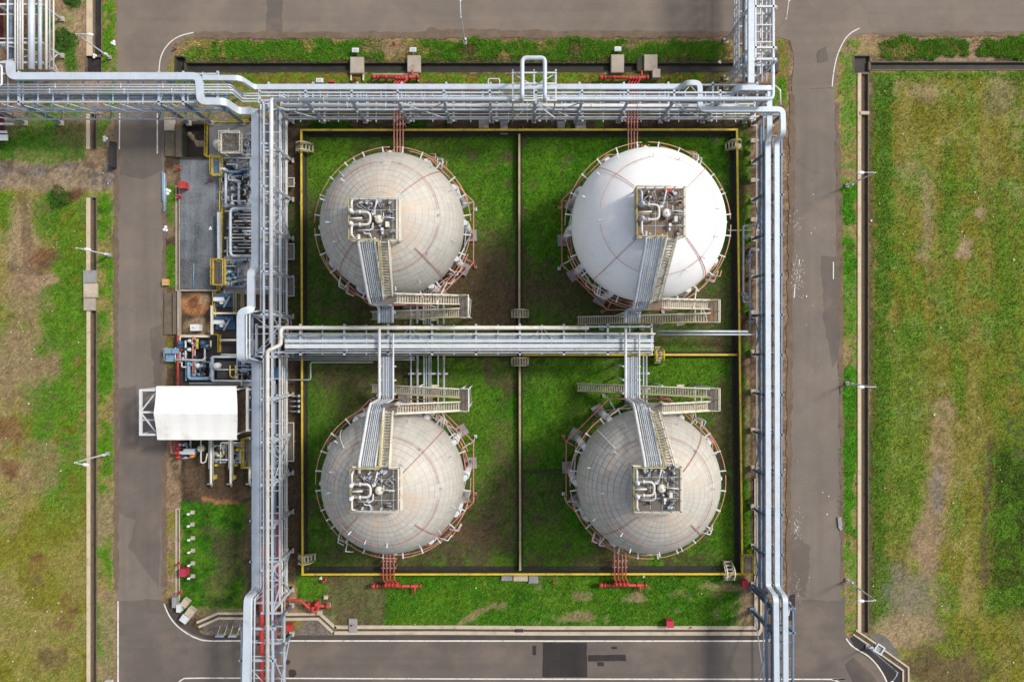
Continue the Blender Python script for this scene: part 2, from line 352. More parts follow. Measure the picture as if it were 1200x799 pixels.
def seg(pts, w, s=.5):
    d = np.full(X.shape, 1e9)
    for (ax, ay), (bx, by) in zip(pts[:-1], pts[1:]):
        t = np.clip(((PX-ax)*(bx-ax)+(PY-ay)*(by-ay))/((bx-ax)**2+(by-ay)**2), 0, 1); d = np.minimum(d, np.hypot(PX-ax-t*(bx-ax), PY-ay-t*(by-ay)))
    return sst(w*(1+s), w*(1-s), d+(N2-.5)*w)
def ragged(x0, y0, x1, y1): return sst(.35, .65, rect(x0, y0, x1, y1, 15)+(N1-.5)*1.1+(N2-.5)*.9)*rect(x0-5,y0-4,x1+5,y1+4,2)
def mixn(m, c, n, a, b, g=None, k=1.0): paint(m*sst(a, b, n)*k, c, g)
allm = np.ones(X.shape)
# general rough verge
mixn(allm, 'soil', N2, .42, .6, .1, .7); mixn(allm, 'green', N5*.5+N1*.5, .5, .64, .6, .6)
# west field
W = rect(-400, 219, 104, 900, 4)
paint(W, 'olive', .5); mixn(W, 'straw', N5*.6+N2*.4, .42, .56, .3, .85); mixn(W, 'soil', N5*.3+N2*.7, .54, .66, .12, .55); mixn(W, 'green', N2*.6+N12*.4, .54, .64, .6, .45)
gb = rect(-400, 219, 104, 900)*sst(78, 30, np.abs(PX-78+10*np.sin(PY/60))*1.6+ (N5-.5)*70)
mixn(gb*rect(-9,219,104,610,60), 'green', N1*.5+N2*.5, .30, .5, .95, .9); mixn(gb*rect(0,219,104,610,60), 'lush', N2, .5, .62, 1, .35)
paint(blob(95,420,28,110,.8)*.8*(N1>.35), 'green', .9)
paint(blob(70,232,18,12), 'lush', 1); paint(blob(88,228,10,10), 'redsoil', .1); paint(blob(6,245,12,25,.7)*.8,'green',.8)
paint(blob(26,285,18,52,.8)*.85, 'tan', .05); paint(blob(45,330,20,12,.6)*.9,'tan',.03); paint(blob(48,302,16,14,.8)*.8, 'redsoil', .05); paint(seg([(24,225),(34,270),(30,300)],5)*.5, 'brown', .05)
paint(seg([(12,312),(42,318),(66,300)],5)*.6, 'brown', .05); paint(blob(20,430,42,45,.9,1.6)*.75,'soil',.08); paint(blob(45,545,22,32,.9,1.6)*.55,'soil',.1); paint(blob(30,350,26,25,.9)*.7,'soil',.06)
for x,y,rx,ry,k in ((8,505,14,20,.7),(12,548,16,10,.7),(47,658,15,14,.8),(78,715,9,26,.7),(62,775,18,16,.6),(45,680,14,6,.5),(90,225,12,6,.6)): paint(blob(x,y,rx,ry,.8,1.4)*k,'redsoil' if k>.65 else 'brown',.1)
mixn(W, 'brown', N1*.45+N2*.55, .63, .72, .1, .55); mixn(W*rect(-9,600,104,900,60), (np.array((.17,.165,.025))), N2, .45, .6, .55, .6)
# strip between west drain and road
paint(rect(113,219,137,810), 'straw', .3); mixn(rect(113,219,137,810), 'green', N2*.5+N5*.5, .38, .52, .9); mixn(rect(113,240,137,460),'lush',N5,.4,.6,1,.7); paint(rect(131,219,139,810,4)*.6,'soil',.05)
paint(rect(116,690,137,810)*.7, 'soil',.1); mixn(rect(113,560,137,640),'soil',N5,.4,.5,.1,.8)
# gravel side track and top left corner
paint(rect(-400,-200,137,219,3), 'soil', .15); mixn(rect(-400,-200,137,190), 'green', N2*.5+N5*.5, .5, .62, .9, .8); mixn(rect(60,-200,110,120),'tan',N2,.4,.6,.05,.6)
for x,y,rx,ry in ((77,48,14,15),(85,-2,10,10),(82,75,8,12)): paint(blob(x,y,rx,ry,.6)*.9,'lush',1)
paint(rect(119,-50,137,72,5),'straw',.4); mixn(rect(119,-50,137,90,4),'green',N1,.35,.5,.9); paint(blob(55,165,45,28,.7)*.7,'green',.7); mixn(rect(0,145,100,190),'lush',N2,.45,.55,.9,.7); paint(blob(80,155,18,20,.8)*.6,'brown',.1)
paint(rect(-400,193,139,219,7), 'grey', .02); mixn(rect(-400,188,139,222,5),'mud',N2,.45,.6,.02,.6); mixn(rect(-400,188,139,222,5),'tan',N1,.6,.7,.02,.6); paint(rect(0,206,110,224,6)*.6,'tan',.05)
# verge north of the top drain
T = rect(205,40,905,75,3); paint(T,'straw',.35); mixn(T,'soil',N2,.4,.6,.1,.5)
for x0,x1 in ((248,452),(492,590),(597,852)): paint(ragged(x0,45,x1,72),'green',1.0); mixn(ragged(x0,47,x1,71),'lush',N1*.5+N2*.5,.38,.55,1.0,.85)
mixn(rect(205,44,860,74,3),'straw',N2*.7+N1*.3,.57,.66,.35,.7); mixn(rect(1030,44,1400,70,3),'straw',N2*.7+N1*.3,.56,.65,.35,.7); paint(blob(440,54,18,9)*.6,'soil',.2); paint(blob(463,55,14,9)*.7,'soil',.1); paint(blob(552,60,10,7)*.7,'brown',.2); paint(blob(678,58,9,9)*.6,'brown',.3); paint(blob(740,52,8,6)*.8,'soil',.2)
paint(rect(205,68.5,905,76,3)*.7,'mud',.3); paint(rect(205,36,905,46,4)*.8,'soil',.08); mixn(rect(205,36,905,45,4),'brown',N2*.5+N5*.5,.42,.52,.05,.9); paint(blob(228,63,14,8)*.8,'green',.8)
# north strip between drain and pipe rack
paint(rect(205,83.5,905,90,2),'mud',.2); paint(rect(205,86,905,100,3),'olive',.7); mixn(rect(205,86,905,100,3),'green',N1,.4,.6,.9,.8); paint(rect(855,80,905,112,4),'soil',.1); paint(blob(845,88,22,10)*.7,'brown',.1)
# under the top rack
paint(rect(320,97,905,142,3),'brown',.1); mixn(rect(320,97,905,142,3),'olive',N2,.45,.6,.4,.7); paint(rect(330,140,905,156,3),'mud',.08); mixn(rect(355,140,530,152,3),'dgreen',N2,.38,.5,.9); mixn(rect(560,140,800,156,3),'green',N2,.55,.65,.5,.5)
# strips beside the containment
paint(rect(333,140,358,680,2),'mud',.08); mixn(rect(333,140,358,420,2),'dgreen',N5,.45,.6,.5,.6)
paint(rect(866,140,886,740,2),'brown',.2); mixn(rect(866,140,886,740,2),'green',N2*.5+N5*.5,.42,.54,.9,.8); paint(rect(872,420,890,560,4)*.7,'soil',.1); paint(rect(864,560,880,660,4)*.7,'green',.9)
paint(rect(880,110,912,745,3),'brown',.15); mixn(rect(880,110,912,745,3),'soil',N2,.45,.6,.1,.6)
# inside the containment: mown green grass, mossy and wet
B = hard(357,156,866,669); paint(B,'green',.75); mixn(B,'lush',N5*.55+N2*.45,.34,.52,.9,.9)
mixn(B,'dgreen',N2*.35+N1*.15+N12*.5,.50,.62,.7,.7)
mixn(B,np.array((.075,.062,.028)),N12*.55+N2*.45,.50,.62,.3,.7); mixn(B,'green',N5*.6+N1*.4,.56,.66,.9,.7); mixn(B,'mud',N5*.4+N2*.6,.60,.70,.1,.65)
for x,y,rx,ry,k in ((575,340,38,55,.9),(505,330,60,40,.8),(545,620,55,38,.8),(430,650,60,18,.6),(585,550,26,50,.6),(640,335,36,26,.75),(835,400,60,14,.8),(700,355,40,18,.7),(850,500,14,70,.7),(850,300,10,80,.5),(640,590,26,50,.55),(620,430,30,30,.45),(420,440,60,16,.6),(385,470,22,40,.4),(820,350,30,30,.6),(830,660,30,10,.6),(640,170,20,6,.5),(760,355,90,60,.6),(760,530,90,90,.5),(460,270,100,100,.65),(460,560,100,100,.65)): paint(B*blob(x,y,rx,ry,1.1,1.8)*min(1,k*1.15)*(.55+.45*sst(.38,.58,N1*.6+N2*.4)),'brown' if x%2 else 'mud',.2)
for x,y,rx,ry,k in ((390,180,34,40,.8),(560,230,40,60,.6),(640,230,30,60,.7),(665,170,50,14,.5),(690,440,60,40,.55),(670,480,45,40,.5),(800,430,40,30,.9),(530,470,40,60,.5),(560,520,18,80,.7),(380,520,16,50,.5),(850,620,12,40,.5),(640,640,26,24,.4)): paint(B*blob(x,y,rx,ry,1.0,1.2)*k,'green',.9)
# south lawn
S = rect(350,671,886,736,2); paint(S,'green',1.0); mixn(S,'lush',N2*.6+N5*.4,.40,.56,1.0,.75); paint(rect(366,672,452,736,6)*.9,np.array((.105,.095,.042)),.4); mixn(rect(366,672,452,736,6),'brown',N2,.45,.6,.2,.5); paint(blob(366,686,18,14)*.9,'green',1)
mixn(rect(600,671,886,736),'soil',N2*.6+N1*.4,.60,.68,.4,.35); paint(seg([(540,730),(560,716),(592,706)],3.5)*.7,'soil',.2); paint(blob(675,722,24,6)*.7,'soil',.2); paint(blob(682,697,12,5)*.6,'soil',.2); paint(rect(868,660,890,736,5)*.85,'soil',.1); paint(blob(850,688,26,5)*.7,'soil',.2); paint(blob(745,700,12,5)*.8,'soil',.2)
# process area, trench, pump pit
paint(rect(192,140,335,740,2),'mud',.02); mixn(rect(192,140,212,340,2),'soil',N2,.4,.6,.2,.7); mixn(rect(193,215,207,342,2),'green',N5,.36,.5,.9,.9); paint(rect(193,290,207,342,3),'green',1); paint(rect(193,340,212,430,2),'brown',.1); mixn(rect(193,380,206,470,2),'olive',N2,.4,.6,.5,.8)
paint(hard(212,342,246,394),'mud',0); paint(blob(230,355,19,14,.5)*.95,'clay',0); paint(blob(228,352,6,8,.5)*.9,'redsoil',0); paint(blob(232,382,14,9,.6)*.8,'tan',0); paint(blob(240,350,8,8)*.8,'tan',0); paint(rect(258,338,300,420,3)*.6,'brown',0)
paint(rect(193,512,212,700,2),'soil',.15); mixn(rect(193,600,212,710,2),'olive',N2,.4,.6,.5,.8); paint(rect(212,512,300,590,2),'dark',0); paint(blob(250,562,40,26,.4)*.95,'mud',0); paint(seg([(222,535),(222,570),(240,583),(270,586),(296,575)],5,.4)*.9,'brown',0); paint(seg([(240,585),(275,588)],3,.3)*.8,'clay',0)
L = rect(211,589,298,720,2); paint(L,'lush',.9); mixn(L,'dgreen',N2,.45,.6,.8,.8); mixn(L,'green',N1*.5+N2*.5,.5,.6,1,.6); paint(blob(272,655,22,30,.9,1.5)*.75,'mud',.2); paint(blob(255,690,16,16,1,1.4)*.5,'brown',.3); paint(blob(250,622,16,8,1,1.4)*.6,'mud',.2); paint(rect(285,589,335,740,3)*.85,'mud',.1); paint(rect(225,712,296,724,3)*.6,'soil',.2)
paint(rect(236,723,396,745,2),'grey',.15); mixn(rect(236,723,396,745,2),'olive',N2,.45,.55,.4,.7); paint(rect(331,700,372,722,3)*.7,'soil',.15)
# right verge and east drain banks
V = rect(979,40,1009,745,3); paint(V,'straw',.3); mixn(V,'soil',N2,.46,.6,.1,.7); mixn(V,'green',N1*.5+N2*.5,.48,.58,.7,.7)
for y0,y1,k in ((218,262,1),(282,320,1),(320,395,.5),(430,600,1),(600,640,.9),(640,668,.4),(70,180,.3)): paint(ragged(984,y0,1004,y1)*k,'green',1.0*k); mixn(rect(985,y0,1002,y1,7),(np.array((.045,.185,.006))),N1*.5+N2*.5,.35,.5,1.0,.8*k)
paint(rect(905,40,932,745,4),'soil',.1); mixn(rect(905,40,932,745,4),'brown',N1,.45,.6,.05,.7); paint(rect(905,45,922,110,4)*.7,'olive',.5); mixn(rect(905,45,920,130,4),'green',N2,.45,.55,.8)
# north-east verge
E0 = rect(1009,38,1500,74,3); paint(E0,'soil',.1); mixn(E0,'straw',N2,.4,.6,.2,.6); paint(ragged(1034,44,1135,69),'green',1); mixn(ragged(1034,45,1135,68),'lush',N1,.4,.55,1,.6); paint(ragged(1150,45,1500,69),'green',1); mixn(rect(1030,44,1400,70,3),'straw',N2*.7+N1*.3,.55,.64,.35,.75); paint(rect(1020,68,1500,74,2)*.7,'mud',.1); paint(rect(1096,67,1165,74,2)*.9,'pink',0); paint(rect(1096,80,1170,84,2)*.9,'tan',0)
# east field
E = rect(1017,82,2000,900,3); paint(E,'olive',.55); mixn(E,'straw',N5*.4+N2*.6,.46,.60,.35,.55); mixn(E,'green',N2*.45+N5*.55,.52,.60,.85,.5); NS = fbm(X*2.2, Y*.45, 4.0, 131, 4); mixn(E,'straw',NS,.52,.62,.35,.35); mixn(E,'green',NS*.8+N1*.2,.34,.44,.0,0); paint(E*sst(.46,.36,NS)*.35,'green',.8); mixn(E,'soil',N2*.7+N5*.3,.64,.70,.1,.5)
paint(ragged(1025,86,1046,360)*.75,'lush',1); paint(ragged(1019,360,1043,740)*.7,'lush',1); paint(rect(1040,380,1085,640,24)*.55,'green',.9); mixn(rect(1040,200,1200,400,20),'green',N2,.46,.54,.9,.5); paint(rect(1016,86,1024,740,4)*.7,'mud',.2); paint(rect(1024,83,1400,92,5)*.7,'green',.9)
paint(seg([(1106,480),(1100,560),(1090,620),(1085,650)],13,.7)*.85*(.6+.4*sst(.35,.6,N1)),'soil',.06); paint(blob(1098,575,7,30,.8)*.7,'grey',.02); paint(blob(1066,700,32,34,1.1,1.6)*.75,'grey',.08); paint(blob(1085,640,18,30,.8)*.8,'soil',.05); paint(blob(1060,740,36,18,.8)*.8,'tan',.05); paint(blob(1100,785,50,24,.8,1.6)*.85,'brown',.1); paint(blob(1040,745,16,9,.6)*.8,'tan',.05)
paint(rect(1160,520,1300,720,26)*.8,'dgreen',1); mixn(rect(1150,420,1300,720,20),'green',N2,.5,.58,.9,.7); mixn(rect(1170,420,1300,560,10),'mud',N2,.56,.64,.3,.6); paint(seg([(1158,520),(1152,680)],4,.6)*.7,'mud',.3); paint(blob(1135,690,8,30)*.6,'straw',.3)
paint(seg([(1085,210),(1088,260),(1082,300)],6,.8)*.5,'pink',.1); paint(blob(1132,292,11,11)*.85,'pink',.05); paint(blob(1148,250,7,5)*.8,'pink',.05); paint(blob(1082,108,18,10,.9)*.5,'pink',.15); paint(blob(1170,110,18,26,.9)*.35,'grey',.2); paint(seg([(1112,170),(1112,330),(1128,480)],7,1)*.5,'green',.9); paint(seg([(1165,230),(1185,360)],10,1)*.5,'green',.9)
paint(E*.06,np.array((.155,.15,.035)))
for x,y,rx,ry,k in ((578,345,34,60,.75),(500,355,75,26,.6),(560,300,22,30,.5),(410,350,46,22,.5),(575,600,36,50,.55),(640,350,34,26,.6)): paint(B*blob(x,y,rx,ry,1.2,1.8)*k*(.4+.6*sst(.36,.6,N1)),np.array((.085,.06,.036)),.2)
# the road beds under the road sheets stay dusty
paint(rect(137,128,192,810,3),'soil',0); paint(rect(137,-80,2000,41,3),'soil',0); paint(rect(928,40,982,810,3),'soil',0); paint(rect(190,744,1000,900,2),'soil',0)
tone = 1+(N1-.5)*.35+(NR-.5)*.55+(N2-.5)*.3
col *= np.clip(tone, .45, 1.7)[..., None]
# geometry, leaving the recessed drains open
ny, nx = X.shape
Z = (fbm(X, Y, 9, 81)-.5)*.10*np.clip(gr*1.6, 0, 1)*((np.abs(X) < 70) & (np.abs(Y) < 47)) + (N1-.5)*.05*gr - .03
idx = np.arange(ny*nx).reshape(ny, nx); cxm = (gx[1:]+gx[:-1])/2; cym = (gy[1:]+gy[:-1])/2; CX, CY = np.meshgrid(cxm, cym); keep = np.ones(CX.shape, bool)
for a, b, c, d in DR+PITS: keep &= ~((CX > a) & (CX < c) & (CY > b) & (CY < d))
F = np.stack([idx[:-1,:-1], idx[:-1,1:], idx[1:,1:], idx[1:,:-1]], -1)[keep]
me = bpy.data.meshes.new('ground'); me.vertices.add(ny*nx); me.vertices.foreach_set('co', np.stack([X, Y, Z], -1).ravel().astype(np.float32))
me.loops.add(F.size); me.polygons.add(len(F)); me.loops.foreach_set('vertex_index', F.ravel().astype(np.int32)); me.polygons.foreach_set('loop_start', (np.arange(len(F))*4).astype(np.int32)); me.update(calc_edges=True); me.validate()
ca = me.color_attributes.new('soil', 'FLOAT_COLOR', 'POINT'); ca.data.foreach_set('color', np.concatenate([col, np.ones(X.shape+(1,))], -1).ravel().astype(np.float32))
m, nt, bs = newmat('soil_and_turf'); at = nd(nt, 'ShaderNodeAttribute', attribute_name='soil').outputs['Color']; pos = nd(nt, 'ShaderNodeNewGeometry').outputs['Position']
f1 = noise(nt, pos, 4.5, 5, .7); f2 = noise(nt, pos, 8, 3, .7)
v = math_(nt, 'ADD', math_(nt, 'MULTIPLY', math_(nt, 'SUBTRACT', f1, .5), 1.5), math_(nt, 'MULTIPLY', math_(nt, 'SUBTRACT', f2, .5), 2.2)); v = math_(nt, 'ADD', v, 1.0)
c = mixc(nt, 1.0, at, nd(nt, 'ShaderNodeCombineColor', i_0=v, i_1=v, i_2=v).outputs[0], 'MULTIPLY'); nt.links.new(c, bs.inputs['Base Color']); bs.inputs['Roughness'].default_value = .95; bs.inputs['Specular IOR Level'].default_value = .15
b = nd(nt, 'ShaderNodeBump', i_Strength=.3, i_Distance=.06, i_Height=f1); nt.links.new(b.outputs[0], bs.inputs['Normal'])
me.materials.append(m); GROUND = bpy.data.objects.new('ground', me); COL.objects.link(GROUND); tag(GROUND, kind='structure')

# ------------------------------------------------------------------ grass blades (one mass nobody could count)
def grass(name, n, dens, hmin, hmax, spread, region=None, seed=1, lift=1.0):
    r = np.random.default_rng(seed); k = n*6
    if region is None: px = r.uniform(-10, 1210, k); py = r.uniform(-10, 809, k)
    else:
        reg = np.array(region, float); ar = (reg[:,2]-reg[:,0])*(reg[:,3]-reg[:,1]); w = r.choice(len(reg), k, p=ar/ar.sum()); u = r.random((2, k))
        px = reg[w,0]+u[0]*(reg[w,2]-reg[w,0]); py = reg[w,1]+u[1]*(reg[w,3]-reg[w,1])
    x = (px-600)*CAM_H/FPX; y = (399.5-py)*CAM_H/FPX
    ix = np.clip(np.searchsorted(gx, x), 0, nx-1); iy = np.clip(np.searchsorted(gy, y), 0, ny-1)
    g = gr[iy, ix]; ok = r.random(k) < g**1.5*dens
    for a, b, c_, d in DR+PITS: ok &= ~((x > a-.1) & (x < c_+.1) & (y > b-.1) & (y < d+.1))
    for q in NOGRASS: ok &= ~((px > q[0]) & (px < q[2]) & (py > q[1]) & (py < q[3]))
    sel = np.flatnonzero(ok)[:n]; x, y, g, ix, iy = x[sel], y[sel], g[sel], ix[sel], iy[sel]; n = len(sel)
    B = 3; V = np.empty((n, B, 3, 3)); CC = np.empty((n, B, 3, 4)); base = col[iy, ix]; z0 = Z[iy, ix]
    for bl in range(B):
        t = r.uniform(0, 2*np.pi, n); h = r.uniform(hmin, hmax, n)*(.5+.6*g); sp = r.uniform(.35, 1.0, n)*spread; w = r.uniform(.02, .055, n)*(1+h*1.3)
        bx, by = x+r.normal(0, .05, n), y+r.normal(0, .05, n)
        V[:, bl, 0] = np.stack([bx-np.sin(t)*w, by+np.cos(t)*w, z0-.02], -1); V[:, bl, 1] = np.stack([bx+np.sin(t)*w, by-np.cos(t)*w, z0-.02], -1); V[:, bl, 2] = np.stack([bx+np.cos(t)*sp*h*1.3, by+np.sin(t)*sp*h*1.3, z0+h*.9], -1)
        f = r.uniform(.7, 1.5, n)[:, None]*lift; dry = (r.random(n) < .07)[:, None]; cc = np.where(dry, np.array((.24,.19,.08)), base*f*np.array((1.05,1.06,.9)))
        CC[:, bl, :, :3] = cc[:, None, :]; CC[:, bl, :, 3] = 1
    me = bpy.data.meshes.new(name); nv = n*B*3; me.vertices.add(nv); me.vertices.foreach_set('co', V.ravel().astype(np.float32)); me.loops.add(nv); me.polygons.add(n*B)
    me.loops.foreach_set('vertex_index', np.arange(nv, dtype=np.int32)); me.polygons.foreach_set('loop_start', (np.arange(n*B)*3).astype(np.int32)); me.update(calc_edges=True)
    me.color_attributes.new('blade', 'FLOAT_COLOR', 'POINT').data.foreach_set('color', CC.ravel().astype(np.float32))
    me.materials.append(GM); o = bpy.data.objects.new(name, me); COL.objects.link(o); return o
GM, nt, bs = newmat('grass_blades'); nt.links.new(nd(nt, 'ShaderNodeAttribute', attribute_name='blade').outputs['Color'], bs.inputs['Base Color']); bs.inputs['Roughness'].default_value = .7; bs.inputs['Specular IOR Level'].default_value = .2
NOGRASS = [(137,128,192,810), (137,-20,1210,41), (928,40,982,810), (190,742,990,810), (205,185,262,345), (179,452,279,515)]
tag(grass('grass', 170000, 1.0, .05, .17, .9), 'short green and straw coloured grass covering the lawns, basins and open fields', 'grass', kind='stuff')
tag(grass('weeds', 16000, .35, .10, .30, 1.0, [(0,222,100,799),(1022,86,1200,780),(360,675,885,734),(362,160,858,665)], 8, 1.15), 'scattered weed clumps in the fields and lawns', 'weeds', kind='stuff')
tag(grass('tall_grass', 30000, 1.0, .15, .42, .9, [(205,42,858,75),(1030,42,1210,71)], 5, 1.35), 'tall bright green grass along the drain banks', 'grass', kind='stuff')
# small pale rubbish strewn over the fields
mm = M()
for k in range(170):
    reg = ((0,225,100,799),(1020,90,1195,790),(915,200,975,680),(360,675,880,735),(120,100,135,220))[rng.choice(5, p=(.42,.32,.14,.07,.05))]
    p = P(rng.uniform(reg[0],reg[2]), rng.uniform(reg[1],reg[3])); s = rng.uniform(.05,.16)*(1.8 if rng.random()<.06 else 1); mm.box((p.x,p.y,.06+(.02)), (s, s*rng.uniform(.4,1.2), .05), rng.uniform(0,3))
tag(mm.build('litter', mk('pale_litter', (.6,.57,.53), .8, 0, .3, 2)), 'pale scraps of rubbish and stones strewn over the fields', 'litter', kind='stuff')
# ------------------------------------------------------------------ roads, markings, drains
def jag(pts, amp=.18, step=.6, seed=0, close=True):
    r = random.Random(seed); o = []; n = len(pts)
    for k in range(n if close else n-1):
        a, b = Vector(pts[k][:2]), Vector(pts[(k+1) % n][:2]); d = b-a; L = d.length; c = max(1, int(L/step)); nrm = Vector((-d.y, d.x))/max(L, 1e-6)
        for j in range(c):
            p = a+d*(j/c); s = math.sin((p.x+p.y)*.9)*.5+math.sin((p.x-p.y)*2.3+seed)*.3; o.append(p+nrm*(amp*(r.uniform(-.6,.6)+s*.7) if j else 0))
    return o
def G(*pts): return [P(x, y) for x, y in pts]
struct(M().sheet(jag(G((137,-90),(1700,-90),(1700,38),(1030,40),(1005,41),(990,50),(982,68),(978,104),(928,104),(930,70),(926,48),(905,42),(225,44),(208,54),(197,75),(193,106),(137,106)), .16, .7, 1), .016), 'road', MT['asphalt_x'])
struct(M().sheet(jag(G((137,106),(193,106),(192,400),(191,705),(137,705)), .13, .6, 2), .020), 'road', MT['asphalt'])
struct(M().sheet(jag(G((137,704),(191,704),(197,718),(210,733),(225,741),(250,743.5),(880,743.5),(895,742),(905,736),(925,700),(990,700),(990,744),(1003,752),(1032,775),(1040,799),(1040,880),(137,880)), .03, .8, 3), .024), 'road', MT['asphalt_dark'])
struct(M().sheet(jag(G((928,104),(978,104),(981,300),(984,500),(986,703),(922,703),(925,500),(926,360),(930,250)), .16, .6, 4), .028), 'road', MT['asphalt'])
struct(M().sheet(jag(G((186,520),(191,520),(191,540),(186,690),(150,640),(160,610),(137,600),(137,535)), .2, .6, 9), .026), 'road_patch', asphalt('shaded_asphalt', (.128,.106,.093)))  # canopy's shadow on the left road, painted as a darker asphalt sheet
# darker shoulder beside the bottom road and patches
struct(M().sheet(G((196,706),(212,724),(240,744),(880,744),(896,741),(896,749.3),(246,749.3),(226,742.5),(207,730.5),(193,707)), .031), 'road_shoulder', MT['shoulder'])
struct(M().sheet(G((215,796),(975,796.5),(975,812),(205,812)), .031), 'road_shoulder', MT['asphalt_dark'])
for k, q in enumerate((((636,752.5),(687.5,752.5),(688,793),(636,793)), ((689,767),(733,766.5),(734,774),(689,774.5)), ((700,775),(707.5,775),(707.5,780),(700,780)), ((624,756),(628.5,756),(628.5,767),(624,767)), ((716.5,757),(723,757),(723,760),(716.5,760)), ((925,697),(932,695),(930,727),(922,726)))):
    struct(M().sheet(jag(G(*q), .05, .5, k), .035+.0005*k), 'road_patch', MT['asphalt_patch'])
MT['stained_asphalt'] = asphalt('stained_asphalt', (.118,.099,.086), .2, .3); MT['road_mud'] = mk('dried_mud', (.14,.10,.07), .95, 0, .35, .8, (.2,.15,.105), .7, .5, .3, 4)
for k, q in enumerate((((138,703),(190,703),(190,716),(138,718)), ((313,0),(331,0),(332,40),(312,40)), ((139,455),(160,452),(163,520),(150,560),(139,540)), ((176,385),(190,380),(190,470),(183,480)), ((962,300),(981,300),(983,420),(975,430),(966,380)), ((958,60),(968,55),(970,72),(958,74)), ((140,140),(190,140),(190,200),(165,210),(140,206)), ((770,752),(820,752),(818,793),(768,793)), ((926,620),(950,640),(944,700),(926,695)))):
    struct(M().sheet(jag(G(*q), .22, .5, 60+k), .0362+.0004*k), 'road_patch', MT['stained_asphalt'])
def dirt(pts, seed):
    struct(M().sheet(jag(G(*pts), .2, .55, seed), .0405+.0002*(seed%9)), 'road_dirt', MT['road_mud'])
dirt(((228,38),(420,37.5),(520,38.5),(700,36.5),(850,37.5),(905,38.5),(905,44),(228,46)), 1); dirt(((500,34),(640,36),(700,38),(500,39)), 2); dirt(((925,110),(932,112),(931,240),(928,330),(929,420),(927,560),(927,690),(921,690),(922,400),(924,250)), 3); dirt(((983,120),(978.5,130),(980,300),(983,420),(984,560),(986,690),(989,690),(988,300)), 4); dirt(((137,140),(139.5,150),(138.8,420),(139.4,690),(134,690),(134,140)), 5); dirt(((192,220),(190.5,240),(190,420),(189.5,600),(190,690),(195,690),(195,220)), 6); dirt(((1040,38),(1200,37),(1200,43),(1030,43)), 7)
dirt(((436,-4),(470,-4),(520,0),(560,-3),(560,-10),(436,-10)), 8)
struct(M().sheet(jag(G((1000,800),(990,778),(1000,770),(1022,790),(1030,805)), .08, .5, 33), .0345), 'road_patch', asphalt('joint_asphalt', (.075,.064,.058)))
for k, (x, y, r) in enumerate(((337.5,775.5,2.6),(342.5,788.5,4.6),(339,745,2.4))):
    struct(M().sheet([(P(x,y).x+r*.113*1.0*math.cos(t)*(1+.12*math.sin(3*t+k)), P(x,y).y+r*.113*math.sin(t)*(1.2+.1*math.cos(2*t))) for t in np.linspace(0, 2*math.pi, 22)[:-1]], .038), 'road_patch', MT['asphalt_patch'])
def mark(pts, w=.14, z=.042, bez=True):
    q = [P(x, y) for x, y in pts]
    if bez and len(q) > 2:
        o = []
        for k in range(len(q)-1):
            p0, p1, p2, p3 = q[max(k-1,0)], q[k], q[k+1], q[min(k+2,len(q)-1)]
            for j in range(8):
                t = j/8; o.append(.5*((2*p1)+(p2-p0)*t+(2*p0-5*p1+4*p2-p3)*t*t+(3*p1-p0-3*p2+p3)*t**3))
        q = o+[q[-1]]
    mm = M(); n = len(q)
    for k in range(n-1):
        a, b = q[k], q[k+1]; d1 = (q[min(k+1,n-1)]-q[max(k-1,0)]).normalized(); d2 = (q[min(k+2,n-1)]-q[k]).normalized(); n1 = Vector((-d1.y,d1.x,0))*w/2; n2 = Vector((-d2.y,d2.x,0))*w/2
        mm.quad((a.x-n1.x,a.y-n1.y,z),(b.x-n2.x,b.y-n2.y,z),(b.x+n2.x,b.y+n2.y,z),(a.x+n1.x,a.y+n1.y,z))
    return struct(mm, 'road_marking', MT['line'])
mark([(138.5,704),(138.5,812)], .2, bez=False); mark([(140.5,133),(140,175)], .15, bez=False); mark([(184.5,133),(184.5,180)], .15, bez=False)
mark([(186.5,84),(188,70),(193,58),(202,48),(213,42),(227,38.5)]); mark([(975,102),(977,84),(981,66),(988,50),(996,40),(1007,33.5)])
mark([(192.5,707),(198,720),(206,731),(217,740),(230,747),(246,750.3),(300,750.3),(600,750.5),(880,750.5),(896,749)], .18)
mark([(205,812),(208,802),(214,795.5),(226,794),(300,794),(600,795),(960,795.3),(975,796),(984,800),(990,812)], .17)
mark([(991.5,747.5),(997,755),(1006,761.5),(1017,768),(1027,778),(1035,790),(1041,803)], .18); mark([(976.5,307),(976.5,327)], .13, bez=False); mark([(931.5,333),(930.5,349)], .14, bez=False); mark([(936.5,304),(936.5,310)], .1, bez=False)
# white paint spilt on the right road
mm = M()
for k in range(260):
    p = P(934+rng.normal(0,3.4), (318,325,334,612,619,690,262,330)[k%8]+rng.normal(0,8)); s = rng.uniform(.03,.13)*(1.8 if k%17==0 else 1); t = rng.uniform(0,6)
    mm.sheet([(p.x+s*math.cos(a)*rng.uniform(.4,1), p.y+s*math.sin(a)*rng.uniform(.4,1.2)) for a in np.linspace(0,2*math.pi,9)[:-1]], .045+.00002*k)
struct(mm, 'road_stain', mk('dry_cement_spill', (.34,.29,.235), .9, 0, .4, 2))

